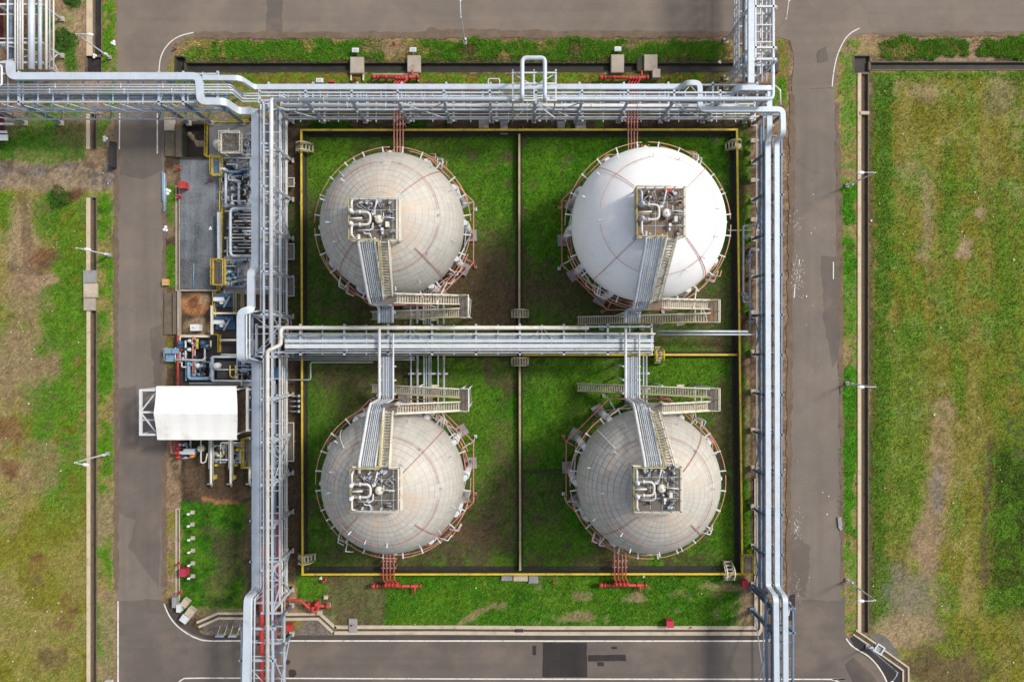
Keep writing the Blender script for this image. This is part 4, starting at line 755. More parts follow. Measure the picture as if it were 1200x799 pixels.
tank('weathered grey tank at lower left, below the white canopy side of the rack', -13.95, -16.4, 8.32, -1, (-.35,-.9,5.0,4.5), MT['shell_grey'], MT['ring_red'], (-18.0,2.8), -1.9, MT['dull_yellow'], 0, 3, LOWX)
tank('weathered grey tank at lower right, below the bright white one', 15.95, -16.4, 8.36, -1, (-.8,-.9,5.0,4.7), MT['shell_grey'], MT['ring_red'], (8.6,.7), -1.9, MT['dull_yellow'], 0, 4, [(-.1,.12),(.35,.12),(1.2,.1),(1.6,.13)])

# ------------------------------------------------------------------ pipes
def pipe(pts, r, mat, label, group=None, seg=None, fil=None, name='pipe', cat='pipe'):
    """one run of pipe through photo positions at their real heights"""
    q = [P(*p) if not isinstance(p, Vector) else p for p in pts]; seg = seg or (16 if r > .2 else 10 if r > .08 else 6)
    mm = M(); mm.tube(q, r, seg, fil if fil is not None else max(.3, 2.2*r))
    if r > .2:   # cladding joints
        tot = 0
        for a, b in zip(q[:-1], q[1:]):
            L = (b-a).length; n = int(L/3.0); d = (b-a).normalized() if L > 0 else None
            for k in range(1, n): c = a+d*(k*3.0); mm.tube([c-d*.04, c+d*.04], r+.012, seg, 0)
    elif r > .065:  # bolted flanges now and then
        for a, b in zip(q[:-1], q[1:]):
            L = (b-a).length; n = int(L/7.0); d = (b-a).normalized() if L > 0 else None
            for k in range(1, n): c = a+d*(L*(k+.3*math.sin(k*5+r*40))/n); mm.tube([c-d*.05, c+d*.05], r+.055, seg, 0)
    if mat == 'white_pipe': mat = PR.choice(('white_pipe','white_pipe','white_pipe_b','white_pipe_c'))
    return solo(mm, name, MT[mat], label, cat, tuple(q[0]), group)
PR = random.Random(4)
GL = 'pipes on the left rack'; GT = 'pipes on the top rack'; GR_ = 'pipes on the right rack'; GC = 'pipes on the centre rack'; GA = 'pipes on the top left rack'
pipe([(321,117,8.7),(612,116,8.7),(612,116,10.5),(612,68,10.5),(638.5,68,10.5),(638.5,116,10.5),(638.5,116,8.7),(905.5,116,8.7),(905.5,-25,8.7)], .25, 'silver', 'silver pipe of the top rack with the square expansion loop', GT)
pipe([(321,116.8,8.7),(318,117.5,8.7),(317.5,402,8.4)], .25, 'white_pipe', 'white pipe straight down the inner side of the upper left rack', GL)
pipe([(690,384,7.4),(329,384,7.4),(329,404,8.2),(313.5,411,8.7),(313.5,815,8.7)], .24, 'white_pipe', 'white pipe from the centre rack bending down the lower left rack', GL)
for k, (y0, x1, nm) in enumerate(((105.5,305.5,'outer thin white pipe beside the widest silver pipe on the left rack'),(108.8,309,'inner thin white pipe beside the widest silver pipe on the left rack'))):
    xl = 600+(x1-600)*86.3/89.5; 
    pipe([(-25,y0,8.7),(272,y0,8.7),(284,399.5-(399.5-y0)*86.3/89.5,5.5),(x1,399.5-(399.5-y0)*86.3/89.5,5.5),(x1,364,5.5),(600+(x1-600)*89.5/84.7,366,10.3),(600+(x1-600)*89.5/84.7,420,10.3),(x1,424,5.5),(x1,690,5.5),(600+(x1-600)*89.5/86.4,701,8.6),(600+(x1-600)*89.5/86.4-1,815,8.6)], .10, 'white_pipe', nm, GL)
for y0, nm in ((99.5,'upper thin white pipe on the rack over the left road'),(102.3,'second thin white pipe on the rack over the left road')):
    y1 = 399.5-(399.5-y0)*86.3/89.5; pipe([(-25,y0,8.7),(270,y0,8.7),(283,y1-.3,5.5),(330,y1-.3,5.5),(335,y1+2.2,5.0),(855,y1+2.2,5.0)], .09, 'white_pipe', nm, GT)
pipe([(-25,114.5,7.2),(268,115,7.2)], .16, 'blue_steel', 'blue grey pipe beneath the rack over the left road', GT)
pipe([(-25,111.5,6.0),(282,112,6.0),(300,116,4.5)], .08, 'light_blue', 'thin light blue pipe beneath the rack over the left road', GT)
pipe([(-5,77,9.2),(2,77,9.2),(2,100.5,9.2),(-5,100.5,9.2)], .12, 'white_pipe', 'white hoop of pipe at the left edge beside the widest silver pipe', GA)
pipe([(330,124,5.2),(878,124.3,5.2)], .20, 'white_pipe', 'broad white pipe along the lower half of the top rack', GT)
for y0, r_, m_, nm in ((130.3,.09,'grey_pipe','upper grey pipe low on the top rack'),(133.6,.08,'white_pipe','middle white pipe low on the top rack'),(137.4,.11,'white_pipe','lowest white pipe nearest the yellow wall on the top rack')):
    pipe([(334,y0,1.6),(880,y0,1.6)], r_, m_, nm, GT)
pipe([(324,124,4.0),(324,372,4.0),(300,372.5,4.0)], .11, 'white_pipe', 'white pipe in the middle of the upper left rack', GL); pipe([(329,128,2.0),(329,372,2.0),(337,374,2.0),(337,389,2.0)], .15, 'white_pipe', 'white pipe on sleepers along the upper left rack turning to the centre rack', GL)
pipe([(332.5,131,1.8),(332.5,370,1.8),(341,371,1.8),(341,392,1.8)], .07, 'grey_pipe', 'thin grey pipe on sleepers along the upper left rack', GL); pipe([(334.8,133,1.7),(334.8,300,1.7)], .06, 'white_pipe', 'thinnest white pipe nearest the containment beside the upper left rack', GL)
pipe([(336,417,2.4),(331,417,2.4),(330.5,700,2.4),(329.5,815,2.4)], .13, 'white_pipe', 'white pipe on sleepers along the lower left rack', GL); pipe([(345,414,2.2),(333.5,414,2.2),(333.8,815,2.2)], .07, 'white_pipe', 'thin pale pipe nearest the tanks on the lower left rack', GL)
pipe([(319.5,430,4.5),(319.5,690,4.5),(318,815,4.5)], .17, 'galv', 'grey steel pipe at mid height in the lower left rack', GL); pipe([(323,450,3.0),(323,815,3.0)], .10, 'blue_steel', 'blue grey pipe in the middle of the lower left rack', GL)
pipe([(326.8,600,2.0),(326.8,690,2.0),(322,704,2.0),(322,815,2.0)], .30, 'red', 'thick red fire main along the right side of the lower left rack', GL, fil=.6); pipe([(309.5,640,3.0),(309.5,697,3.0),(306.5,703,3.4),(306.5,815,3.4)], .32, 'red', 'thick red fire main in the middle of the lower left rack', GL, fil=.6)
pipe([(297.5,702,7.5),(297.5,702,6),(298.5,815,6)], .09, 'grey_pipe', 'thin grey pipe next to the widest silver pipe over the bottom road', GL)
pipe([(886.5,146,1.3),(886.5,690,1.3)], .10, 'white_pipe', 'thin pale pipe nearest the containment on the right rack', GR_); pipe([(891.5,146,2.2),(891.5,690,2.2),(898,702,6.0),(899,815,6.0)], .19, 'blue_steel', 'blue grey pipe on the right rack beside the inner silver pipe', GR_); pipe([(905.5,160,3.7),(905.5,690,3.7),(914,702,6.5),(914.5,815,6.5)], .09, 'grey_pipe', 'thin grey pipe between the two silver pipes of the right rack', GR_); pipe([(893.5,300,1.2),(894.5,815,1.2)], .08, 'grey_pipe', 'thin low grey pipe under the right rack', GR_)
for x, z, r_, m_, nm in ((893,9.5,.09,'white_pipe','thin white pipe right of the broad silver pipe at top right'),(871.5,7.5,.17,'blue_steel','blue grey pipe left of the broad silver pipe at top right'),(888,8.0,.07,'galv','thin steel pipe tight beside the broad silver pipe at top right'),(860.5,2.5,.13,'white_pipe','low white pipe at the left of the tower rack at top right'),(865,3.5,.10,'white_pipe','second low white pipe at the left of the tower rack at top right'),(898,5.0,.10,'white_pipe','low white pipe inside the right leg of the tower rack')):
    pipe([(x,-25,z),(x,96,z)], r_, m_, nm)
pipe([(848,114,3.0),(848,137,3.0),(898,137,3.0)], .13, 'white_pipe', 'white hooked pipe at the right end of the top rack'); pipe([(907,100,3.5),(914,106,3.5),(914.5,123,3.0)], .13, 'cream', 'cream bent pipe at the outer corner of the right rack')
# top left rack
for x, z, r_, m_, nm in ((37,4.8,.40,'silver','broad silver pipe down the top left corner rack'),(17.8,5,.10,'white_pipe','first of four white pipes left of the broad silver one in the top left corner'),(20.8,5,.10,'white_pipe','second of four white pipes left of the broad silver one in the top left corner'),(23.6,5,.10,'white_pipe','third of four white pipes left of the broad silver one in the top left corner'),(26.4,5,.12,'white_pipe','fourth of four white pipes left of the broad silver one in the top left corner'),(47,4.6,.24,'galv','grey steel pipe right of the broad silver one in the top left corner'),(54.3,4.4,.16,'white_pipe','thicker white pipe near the right side of the top left corner rack'),(58.2,3.6,.10,'galv','thin steel pipe near the right side of the top left corner rack'),(62.8,4.4,.10,'white_pipe','outermost white pipe on the right of the top left corner rack'),(9,5.2,.10,'white_pipe','outermost white pipe on the left of the top left corner rack'),(12.8,3.0,.30,'blue_steel','dark blue pipe low in the top left corner rack')):
    pipe([(x,-25,z),(x,82,z)], r_, m_, nm, GA)
# centre rack
pipe([(328,392,7.2),(768,391,7.2)], .10, 'white_pipe', 'thin white pipe beside the top edge of the centre rack', GC); pipe([(334,410.3,7.3),(766,409.8,7.3)], .11, 'white_pipe', 'thin grey pipe near the lower edge of the centre rack', GC)
for y0, nm in ((416.5,'upper low grey pipe below the left part of the centre rack'),(419,'middle low grey pipe below the left part of the centre rack'),(421.5,'lower low grey pipe below the left part of the centre rack')): pipe([(338,y0,1.4),(486,y0,1.4)], .08, 'grey_pipe', nm, GC)
pipe([(437,424.5,1.5),(364,424.5,1.5),(364,445,1.5),(330,445,1.5)], .10, 'grey_pipe', 'grey pipe stepping down into the lower left basin below the centre rack')
pipe([(770,388,3.2),(876,388.5,3.2)], .15, 'galv', 'upper of two steel pipes from the centre rack to the right rack'); pipe([(770,392,3.1),(884,392,3.1)], .11, 'galv', 'lower of two steel pipes from the centre rack to the right rack')
pipe([(853,270,1.2),(890,270,1.2)], .07, 'white_pipe', 'thin white pipe crossing the yellow wall beside the white tank'); pipe([(896,264.5,1.3),(871,264.5,1.3),(871,354,1.3),(878,354.5,1.3)], .14, 'grey_pipe', 'grey valve line hooked between the yellow wall and the right rack'); pipe([(896,293,1.2),(878.5,293,1.2),(878.8,386,1.2)], .14, 'grey_pipe', 'grey line with valves beside the right rack')
for k, (x, y) in enumerate(((874,278),(878.5,300),(876,307),(880,319),(870.5,345),(873,349),(879,361),(879,378))):
    c = P(x,y,1.2); r = thing('valve', (c.x,c.y,0), ('topmost','second','third','fourth, white','fifth','sixth','seventh','lowest')[k]+' of the small valves on the grey lines beside the right rack', 'valve', 'valves beside the right rack'); M().tube([(c.x,c.y,.1),(c.x,c.y,1.9)],.09,8,0).build('stem', MT['blue_steel'], r); M().lathe((c.x,c.y,1.9),[(.24,0),(.26,.05),(.22,.1),(.05,.12)],12).build('handwheel', MT['gravel_white'] if k==3 else MT['blue_steel'], r); M().lathe((c.x,c.y,.9),[(.1,0),(.26,.12),(.26,.45),(.1,.6)],12).build('body', MT['grey_pipe'], r)


def tray(pts, w, h, mat, label, group=None):
    """covered cable tray: flat sheet-metal duct with lapped joints"""
    q = [P(*p) for p in pts]; mm = M(); mm.duct(q, w, h, max(.7, w*.9))
    for a, b in zip(q[:-1], q[1:]):
        L = (b-a).length; d = (b-a).normalized() if L > 0 else None
        if L < 4 or abs(d.z) > .5: continue
        n = int(L/2.45)
        for k in range(1, n): c = a+d*(L*k/n); mm.beam(c-d*.05, c+d*.05, w+.05, h+.03)
    return solo(mm, 'cable_tray', MT[mat], label, 'cable tray', tuple(q[0]), group)
def TRAYS():
    tray([(12.5,72,8.7),(12.5,90,8.7),(233.5,90,8.7),(235.5,119.5,8.7),(263,119.5,8.7),(279,130.5,5.5),(299.5,130.5,5.5),(299.5,314,5.5),(294.5,320,7.0),(294.5,362,7.0),(294.5,362.5,10.3),(282.5,366,10.3),(282.5,420,10.3),(300.5,424,5.5),(300.5,690,5.5),(290.5,701,8.6),(288.5,815,8.6)], 0.86, 0.5, 'silver', 'widest silver cable tray winding from the top left rack down the left rack', GL)
    tray([(238,91.5,8.7),(281,92,8.7),(297,102.5,5.5),(800,102,5.5),(804,97.5,7.0),(820,97.5,7.0),(820.5,128.5,7.0),(917,128.5,7.0),(917.5,157,7.0),(910,166,4.5),(910.5,688,4.5),(920,700,7.5),(920.5,815,7.5)], 0.62, 0.4, 'silver', 'long silver cable tray along the top rack that becomes the outer tray at right', GT)
    tray([(901,104,6.3),(901.5,150,6.3),(899.5,166,4.5),(900,688,4.5),(909,700,7.5),(910,815,7.5)], 0.66, 0.4, 'silver', 'inner of the two silver trays down the right rack', GR_)
    tray([(880,-25,10.5),(880,97,10.5),(880,98,10.5)], 0.7, 0.4, 'silver', 'broad silver cable tray straight down the tower rack at top right')
    tray([(857,112,6.5),(862,103.5,9.0),(903,103.5,9.0),(903,104,7.0)], 0.55, 0.4, 'silver', 'silver cross tray at the foot of the tower rack, top right')
    tray([(330,393.4,6.4),(766,393,6.4)], 0.7, 0.1, 'galv', 'grey cable tray between the pipes and the pale trays of the centre rack', GC)
    tray([(334,399.5,7.3),(766,399.2,7.3)], 0.44, 0.2, 'silver', 'silver cable tray along the middle of the centre rack', GC)
    tray([(334,405.6,7.3),(766,405.2,7.3)], 0.52, 0.2, 'white_pipe', 'thick white cable tray along the middle of the centre rack', GC)
# ------------------------------------------------------------------ racks
def rack(label, axis, pos, rows, tiers, ext=.35, mat='galv', cm='galv', step=2.5, brace=True, colw=.28, lo=None, hi=None, stub=0):
    """steel pipe rack: axis = running direction; pos = column positions along it; rows = cross positions; tiers = [(height, cross from, cross to)]"""
    A = (lambda u, v, z: (u, v, z)) if axis == 'x' else (lambda u, v, z: (v, u, z)); top = max(t[0] for t in tiers)
    root = thing('pipe_rack', A(pos[0], rows[0], 0), label, 'pipe rack'); lo = pos[0] if lo is None else lo; hi = pos[-1] if hi is None else hi
    for p in pos:
        for v in rows:
            tv = max([z for z, a_, b_ in tiers if a_-ext-.3 <= v <= b_+ext+.3] or [top]); q = M(); q.ibeam(A(p,v,.25), A(p,v,tv-.14), colw, colw, .035); cl = q.build('column', MT[cm], root); M().box(A(p,v,.12),(.62,.62,.34)).build('footing', MT['pale_concrete'], cl)
        for z, v0, v1 in tiers: M().ibeam(A(p,v0-ext,z), A(p,v1+ext,z), .24, .28, .035).build('cross_beam', MT[mat], root)
    for z, v0, v1 in tiers:
        for v in (v0, v1): M().ibeam(A(lo,v,z+.02), A(hi,v,z+.02), .2, .24, .03).build('edge_beam', MT[mat], root)
        n = int(abs(hi-lo)/step)
        for k in range(1, n):
            u = lo+(hi-lo)*k/n
            if min(abs(u-p) for p in pos) > .35: M().box(A(u,(v0+v1)/2,z),(.12,abs(v1-v0)+ext+stub,.14) if axis=='x' else (abs(v1-v0)+ext+stub,.12,.14)).build('cross_beam', MT[mat], root)
    if brace:
        for k in range(0, len(pos)-1, 3):
            b = M(); mid = (pos[k]+pos[k+1])/2; v0, v1 = tiers[0][1], tiers[0][2]; z = tiers[0][0]-.05
            b.beam(A(pos[k],v0,z),A(mid,v1,z-.01),.1,.1); b.beam(A(mid,v1,z-.02),A(pos[k+1],v0,z-.03),.1,.1); b.beam(A(pos[k],rows[0],.8),A(pos[k+1],rows[0],top-.6),.12,.1); b.beam(A(pos[k+1],rows[0],.8),A(pos[k],rows[0],top-.62),.12,.1); b.build('brace', MT[mat], root)
    return root
def lin(a, b, n): return [a+(b-a)*k/(n-1) for k in range(n)]
wx0 = lambda px, z=0: P(px, 0, z).x
wy0 = lambda py, z=0: P(0, py, z).y
TRAYS()
rack('long galvanised rack across the top between the left and right roads', 'x', lin(wx0(330), wx0(872), 12), [29.05, 32.2], [(5.0,29.0,32.1),(8.25,29.05,30.0)], cm='galv', step=2.4)
rack('low sleeper rack of pipes along the foot of the top rack', 'x', lin(wx0(334), wx0(880), 12), [29.3], [(1.35,29.0,30.9)], mat='white_pipe', colw=.18, brace=False, step=2.4, stub=.5)
rack('tall left rack running down beside the process area', 'y', lin(wy0(690), wy0(143), 13), [-29.15, -32.6], [(4.95,-32.6,-29.15),(8.3,-30.0,-29.0)], cm='white_pipe', step=2.7)
rack('low sleeper rack of pipes along the foot of the left rack', 'y', lin(wy0(690), wy0(143), 13), [-29.4], [(1.45,-31.0,-29.4)], mat='white_pipe', colw=.18, brace=False, step=2.7)
rack('raised left rack carrying red and silver pipes over the bottom road', 'y', [wy0(812), wy0(742), wy0(708)], [-29.15, -32.6], [(7.95,-32.8,-29.0),(3.0,-32.0,-29.2)], cm='blue_steel', step=1.6)
rack('blue grey rack over the left road at the top', 'x', [wx0(-20), wx0(30), wx0(72), wx0(222), wx0(248), wx0(285)], [28.8, 32.4], [(8.15,28.9,32.3),(5.6,28.9,30.6)], cm='blue_steel', step=1.75, stub=.1)
rack('galvanised rack down the right side along the right road', 'y', lin(wy0(684), wy0(146), 13), [31.9, 34.3], [(4.0,31.9,34.2)], mat='blue_steel', cm='blue_steel', step=2.6)
rack('raised right rack carrying silver pipes over the bottom road', 'y', [wy0(815), wy0(716), wy0(690)], [31.9, 34.6], [(6.95,31.9,34.5)], mat='blue_steel', cm='blue_steel', step=1.8)
rack('centre rack running between the upper and lower tanks', 'x', lin(wx0(322), wx0(752), 10), [-1.35, 1.75], [(6.75,-1.4,1.75)], step=2.6, stub=.2)
rack('tall tower rack at top right with white trusses over the top road', 'y', [wy0(104), wy0(92), wy0(49), wy0(-20), wy0(-70), wy0(-130)], [28.3, 31.5], [(8.0,28.4,31.5),(4.5,28.3,31.4),(9.9,28.9,31.0)], mat='white_pipe', cm='white_pipe', step=1.9)
rack('wide white rack in the top left corner', 'y', [wy0(88), wy0(66), wy0(23), wy0(-20)], [-59.6, -65.2], [(4.15,-65.4,-59.7)], mat='white_pipe', cm='white_pipe', step=2.6)
# bridge truss under the rack over the left road
r = thing('bridge_truss', tuple(P(76,140)), 'lattice bridge truss slung below the blue grey rack over the left road', 'truss'); n = 14
for (y, z0, z1) in ((28.75,5.4,8.0),):
    M().beam((wx0(30),y-.1,z0),(wx0(285),y-.1,z0),.14,.16).build('chord', MT['galv'], r); M().beam((wx0(30),y-.6,3.9),(wx0(285),y-.6,3.9),.14,.16).build('chord', MT['galv'], r)
    for k in range(n):
        x0, x1 = wx0(30+255*k/n), wx0(30+255*(k+1)/n); q = M(); q.beam((x0,y-.1,z0),((x0+x1)/2,y-.6,3.9),.09,.1); q.beam(((x0+x1)/2,y-.6,3.9),(x1,y-.1,z0-.01),.09,.1); q.beam((x0,y+.12,z1),(x1,y-.1,z0+.02),.1,.1); q.build('lattice', MT['galv'] if k%3 else MT['blue_steel'], r)
# truss sides of the tower rack
r = thing('truss', tuple(P(852,80)), 'white zigzag truss leaning beside the left of the top right tower rack', 'truss'); zs = 8
for k in range(zs):
    y0, y1 = wy0(100-14*k), wy0(100-14*(k+1)); q = M(); q.beam((28.0,y0,6.6),(28.5,(y0+y1)/2,3.2),.12,.12); q.beam((28.5,(y0+y1)/2,3.2),(28.0,y1,6.6),.12,.12); q.build('lattice', MT['white_pipe'], r)
for x, z in ((28.0,6.6),(28.5,3.2),(29.2,6.0)): M().beam((x,wy0(104),z),(x,wy0(-20),z),.14,.14).build('chord', MT['white_pipe'], r)
r = thing('truss', tuple(P(900,80)), 'white zigzag truss on the right side of the top right tower rack', 'truss')
for k in range(zs):
    y0, y1 = wy0(100-14*k), wy0(100-14*(k+1)); q = M(); q.beam((31.7,y0,7.0),(31.2,(y0+y1)/2,4.9),.12,.12); q.beam((31.2,(y0+y1)/2,4.9),(31.7,y1,7.0),.12,.12); q.build('lattice', MT['white_pipe'], r)
for x, z in ((31.7,7.0),(31.2,4.9)): M().beam((x,wy0(104),z),(x,wy0(-20),z),.14,.14).build('chord', MT['white_pipe'], r)
# frame carrying the expansion loop
r = thing('loop_frame', tuple(P(625,112)), 'white steel frame holding up the square expansion loop', 'steel frame'); a, b = P(601,141,4.5), P(651.5,86,9.6)
for x in (P(601,0,9.6).x, P(626,0,9.6).x, P(651.5,0,9.6).x):
    M().beam((x,wy0(140,2),9.5),(x,wy0(86,9.6),9.6),.16,.18).build('cross_beam', MT['white_pipe'], r)
    for y in (29.0, 32.3): M().beam((x,y,.2),(x,y,9.45),.18,.18).build('post', MT['white_pipe'], r)
for y in (wy0(86,9.6), 30.6, 28.6): M().beam((P(600,0,9.6).x,y,9.72),(P(652.5,0,9.6).x,y,9.72),.16,.16).build('rail_beam', MT['white_pipe'], r)
q = M(); q.beam(P(601,86.5,9.5),P(626,101,9.5),.1,.1); q.beam(P(626,101,9.48),P(651,86.5,9.5),.1,.1); q.build('brace', MT['white_pipe'], r); q = M(); q.beam(P(603,138,7),P(626,120,9.3),.1,.1); q.beam(P(650,138,7),P(626,120,9.28),.1,.1); q.build('brace', MT['white_pipe'], r)
# cable tray roof and struts on the right: slanting dark legs of the raised bend
for k, (y0, nm) in enumerate(((689,'upper slanting dark strut under the bend of the right rack'),(715,'lower slanting dark strut under the bend of the right rack'))):
    a = P(882,y0,.3); b = P(904,y0+20,7.0); solo(M().ibeam(a,b,.3,.3).box((a.x,a.y,.15),(.7,.7,.4)), 'strut', MT['blue_steel'], nm, 'strut', (a.x,a.y,0))
for k, y in enumerate((142,166,212,258,293,326,366,412,458,503,547,592)):
    c = P(881,y); solo(M().box((c.x,c.y,.3),(.62,.5,.6)).box((c.x+.45,c.y,.55),(.6,.2,.22)), 'pipe_pedestal', MT['pale_concrete'], 'small white pedestal of the right rack, '+('beside the top right corner of the yellow wall','first below the upper right corner steps','level with the top platform of the white tank','just above the grey valve lines','between the two grey valve lines','level with the lower white tank','just above the steel pair to the centre rack','just below the yellow cross wall','level with the stairs of the lower right tank','level with the top of the lower right tank','level with the middle of the lower right tank','level with the platform of the lower right tank')[k], 'pedestal', (c.x,c.y,0), 'pedestals along the right rack')
# ------------------------------------------------------------------ fire water manifolds
def manifold(x0, x1, y, feeds, ty, label, s, extra=1):
    a, b = P(x0,y,.9), P(x1,y,.9); r = thing('fire_manifold', (a.x,a.y,0), label, 'fire manifold', 'red fire water manifolds'); M().tube([a,b],.21,10,0).tube([a,a+Vector((.5,0,0))],.30,10,0).tube([b-Vector((.3,0,0)),b],.30,10,0).build('header', MT['red'], r)
    for u in (.12,.3,.62,.8): p = a+(b-a)*u; M().tube([p-Vector((.12,0,0)),p+Vector((.12,0,0))],.27,10,0).tube([(p.x,p.y,0),(p.x,p.y,.9)],.09,6,0).build('flange', MT['red'], r)
    for k, fx in enumerate(feeds):
        p = P(fx, y, .9); sh = .9*extra*(1 if k < 9 else 1); q = P(fx, y, 1.7); x2 = p.x
        vb = M(); vb.lathe((p.x+.25,p.y+s*.35,.6),[(.1,0),(.27,.1),(.27,.55),(.12,.7)],10).tube([(p.x+.25,p.y+s*.35,1.2),(p.x+.25,p.y+s*.35,1.75)],.06,6,0).lathe((p.x+.25,p.y+s*.35,1.7),[(.2,0),(.22,.04),(.05,.08)],10); vb.build('valve', MT['red'], r)
        M().tube([(p.x+.5,p.y,.9),(p.x+.45,p.y+s*.35,1.1),(p.x,p.y+s*1.1,1.75),(x2,p.y+s*2.2,1.75)], .10, 8, .2).build('feed_pipe', MT['red'], r)
        M().tube([(x2,p.y+s*2.2,1.75),(x2,ty,1.75),(x2,ty+s*.3,9.6)], .085, 8, .5).build('feed_pipe', MT['faded_red'], r)
    p = P(sum(feeds)/len(feeds), y, .9); w = abs(P(feeds[-1],0,1).x-P(feeds[0],0,1).x)+.5
    for v in (2.6, (abs(ty-p.y))*.55): M().box((p.x, p.y+s*v, 1.58),(w,.16,.12)).box((p.x-w/2+.1,p.y+s*v,.75),(.12,.12,1.5)).box((p.x+w/2-.1,p.y+s*v,.75),(.12,.12,1.5)).build('support', MT['faded_red'], r)
    t = M(); t.tube([b-Vector((.9,0,0)),b+Vector((-.9,-s*.9,0))],.14,8,0); t.build('drain_branch', MT['red'], r)
    return r
manifold(436,491,90.5,(463,466.5,470,473.5),13.6+9.4,'red fire manifold above the upper left tank, half hidden by the top rack',-1); manifold(702,760,91,(735,738.5,742,745.5),13.6+10.0,'red fire manifold above the white tank, beside a grey cabinet',-1)
manifold(435,494,686.5,(450.5,454.5,458.5,463),-16.4-9.4,'red fire manifold below the lower left tank',1); manifold(702,758,685.5,(719,723.5,728,732),-16.4-9.4,'red fire manifold below the lower right tank',1)
# red take-off at the foot of the left rack
r = thing('red_branch_pipe', tuple(P(330,702)), 'red branch pipe bending from the left rack to a cluster of valves', 'pipe'); M().tube([P(306,716,2.0),P(322,704,2.0),P(330,701.5,2.0),P(352,703,1.8),P(368,717,1.2),P(371,716,.8),P(374,708,.8)],.17,10,.5).build('pipe', MT['red'], r); M().tube([P(355,709,.7),P(386,710,.7)],.2,10,0).tube([P(381,710,.7),P(386,710,.7)],.3,10,0).build('header', MT['red'], r)
for k,(x,y) in enumerate(((361,708),(368,710),(372,706))): c = P(x,y,.7); M().lathe((c.x,c.y,.3),[(.15,0),(.32,.15),(.3,.7),(.1,.85),(.08,1.2),(.25,1.22),(.25,1.27),(.02,1.3)],12).build('valve', MT['red'], r)
for x,y,w,h,l in ((343,701,7,4.5,'pale support block under the red branch pipe by the rack'),(373,705.5,5,5,'grey block beside the red valve cluster'),(375,716.5,6,5,'grey block on the gutter below the red valve cluster'),(385.5,708,4.5,4.5,'pale block at the right end of the red valve cluster'),(382.5,698.5,4.5,4,'small white block on the lawn above the red valve cluster')):
    c = P(x,y); solo(M().box((c.x,c.y,.2),(w*.113,h*.113,.5)).box((c.x,c.y,.47),(w*.08,h*.08,.06)), 'concrete_block', MT['pale_concrete'], l, 'block', (c.x,c.y,0))
# ------------------------------------------------------------------ red cabinets, hydrants, small white posts
def redbox(x, y, w, h, label, mat='magenta', hz=1.1, name='hose_cabinet', cat='hose cabinet'):
    c = P(x,y); r = thing(name, (c.x,c.y,0), label, cat); M().box((c.x,c.y,hz/2+.1),(w*.113,h*.113,hz)).build('cabinet', MT[mat], r); M().prism([(c.x-w*.062,c.y-h*.062),(c.x+w*.062,c.y-h*.062),(c.x+w*.062,c.y+h*.062),(c.x-w*.062,c.y+h*.062)],hz+.102,hz+.17).build('lid', MT[mat], r); M().box((c.x,c.y-h*.0565-.01,hz*.55),(w*.09,.02,hz*.7)).build('door', MT[mat], r); return r
redbox(219,667.5,6.5,8,'bright red cabinet between the white marker posts'); redbox(341,731.5,7.5,6.5,'bright red cabinet below the red branch pipe by the bottom road','red'); redbox(783,727,7.5,7,'bright red cabinet on the south lawn near the bottom gutter'); redbox(870,681,6,8,'dark red cabinet below the small yellow railed pad'); redbox(218,219,7.5,7.5,'bright red cabinet on the grey gravel bed','red'); redbox(389.5,97.5,6,2.5,'low red cabinet half under the top rack','red',.6); redbox(767,90.5,8,9,'grey cabinet at the right end of the second red manifold','concrete',1.2,'valve_cabinet','cabinet')
def hydrant(x, y, label, sc=1.0):
    c = P(x,y); r = thing('hydrant', (c.x,c.y,0), label, 'hydrant', 'small red hydrants'); M().lathe((c.x,c.y,0),[(.22*sc,0),(.22*sc,.08),(.13*sc,.1),(.13*sc,.8*sc),(.17*sc,.82*sc),(.1*sc,1.0*sc),(.02,1.05*sc)],12).build('barrel', MT['red'], r); M().tube([(c.x-.35*sc,c.y,.6*sc),(c.x+.35*sc,c.y,.6*sc)],.08*sc,8,0).tube([(c.x,c.y-.3*sc,.6*sc),(c.x,c.y,.6*sc)],.07*sc,8,0).build('outlet', MT['red'], r)
for x,y,l,s in ((247.5,212,'small red hydrant by the yellow rail on the gravel bed',1.4),(211,198.5,'red hydrant on the pale pad at the gravel bed corner',1.6),(212,231,'red hydrant with rusty hoses at the left gravel edge',1.9),(211,659.5,'red hydrant beside the gutter, just above the crimson cabinet',1.5),(212.5,692.5,'red hydrant above the tilted concrete blocks',1.5),(417,94,'red hydrant inside the cream kerb by the first manifold',1.4),(381,678.5,'red hydrant at the lower left outside corner of the yellow wall',1.7),(648,680.5,'rusty hydrant on the lawn right of the middle wall pads',1.0),(809,734,'small rusty hydrant near the bottom gutter',.8),(612.5,150,'small red hydrant above the middle wall top',.9),(413,731,'red hydrant on the slab in the south gutter',1.0),(462,52,'reddish hydrant in the grass by the top road',1.2),(206,58,'red hydrant at the top left road corner',1.1),(785,93,'small red hydrant right of the grey cabinet',.9),(797,94,'small dark red hydrant left of the pipe arch',.9),(352,237,'tiny red hydrant beside the left yellow wall',.8)): hydrant(x,y,l,s*.6)
r = thing('fire_monitor', tuple(P(212,525)), 'red fire monitor group beside the white canopy corner', 'fire monitor'); c = P(213,526)
M().tube([(c.x,c.y+1.2,.8),(c.x,c.y-1.3,.8)],.2,10,0).build('header', MT['red'], r)
for k in range(4): M().lathe((c.x+(.1 if k%2 else -.1),c.y+.9-k*.6,.7),[(.15,0),(.3,.1),(.3,.5),(.08,.6),(.2,.9),(.02,.95)],10).build('valve', MT['red'], r)
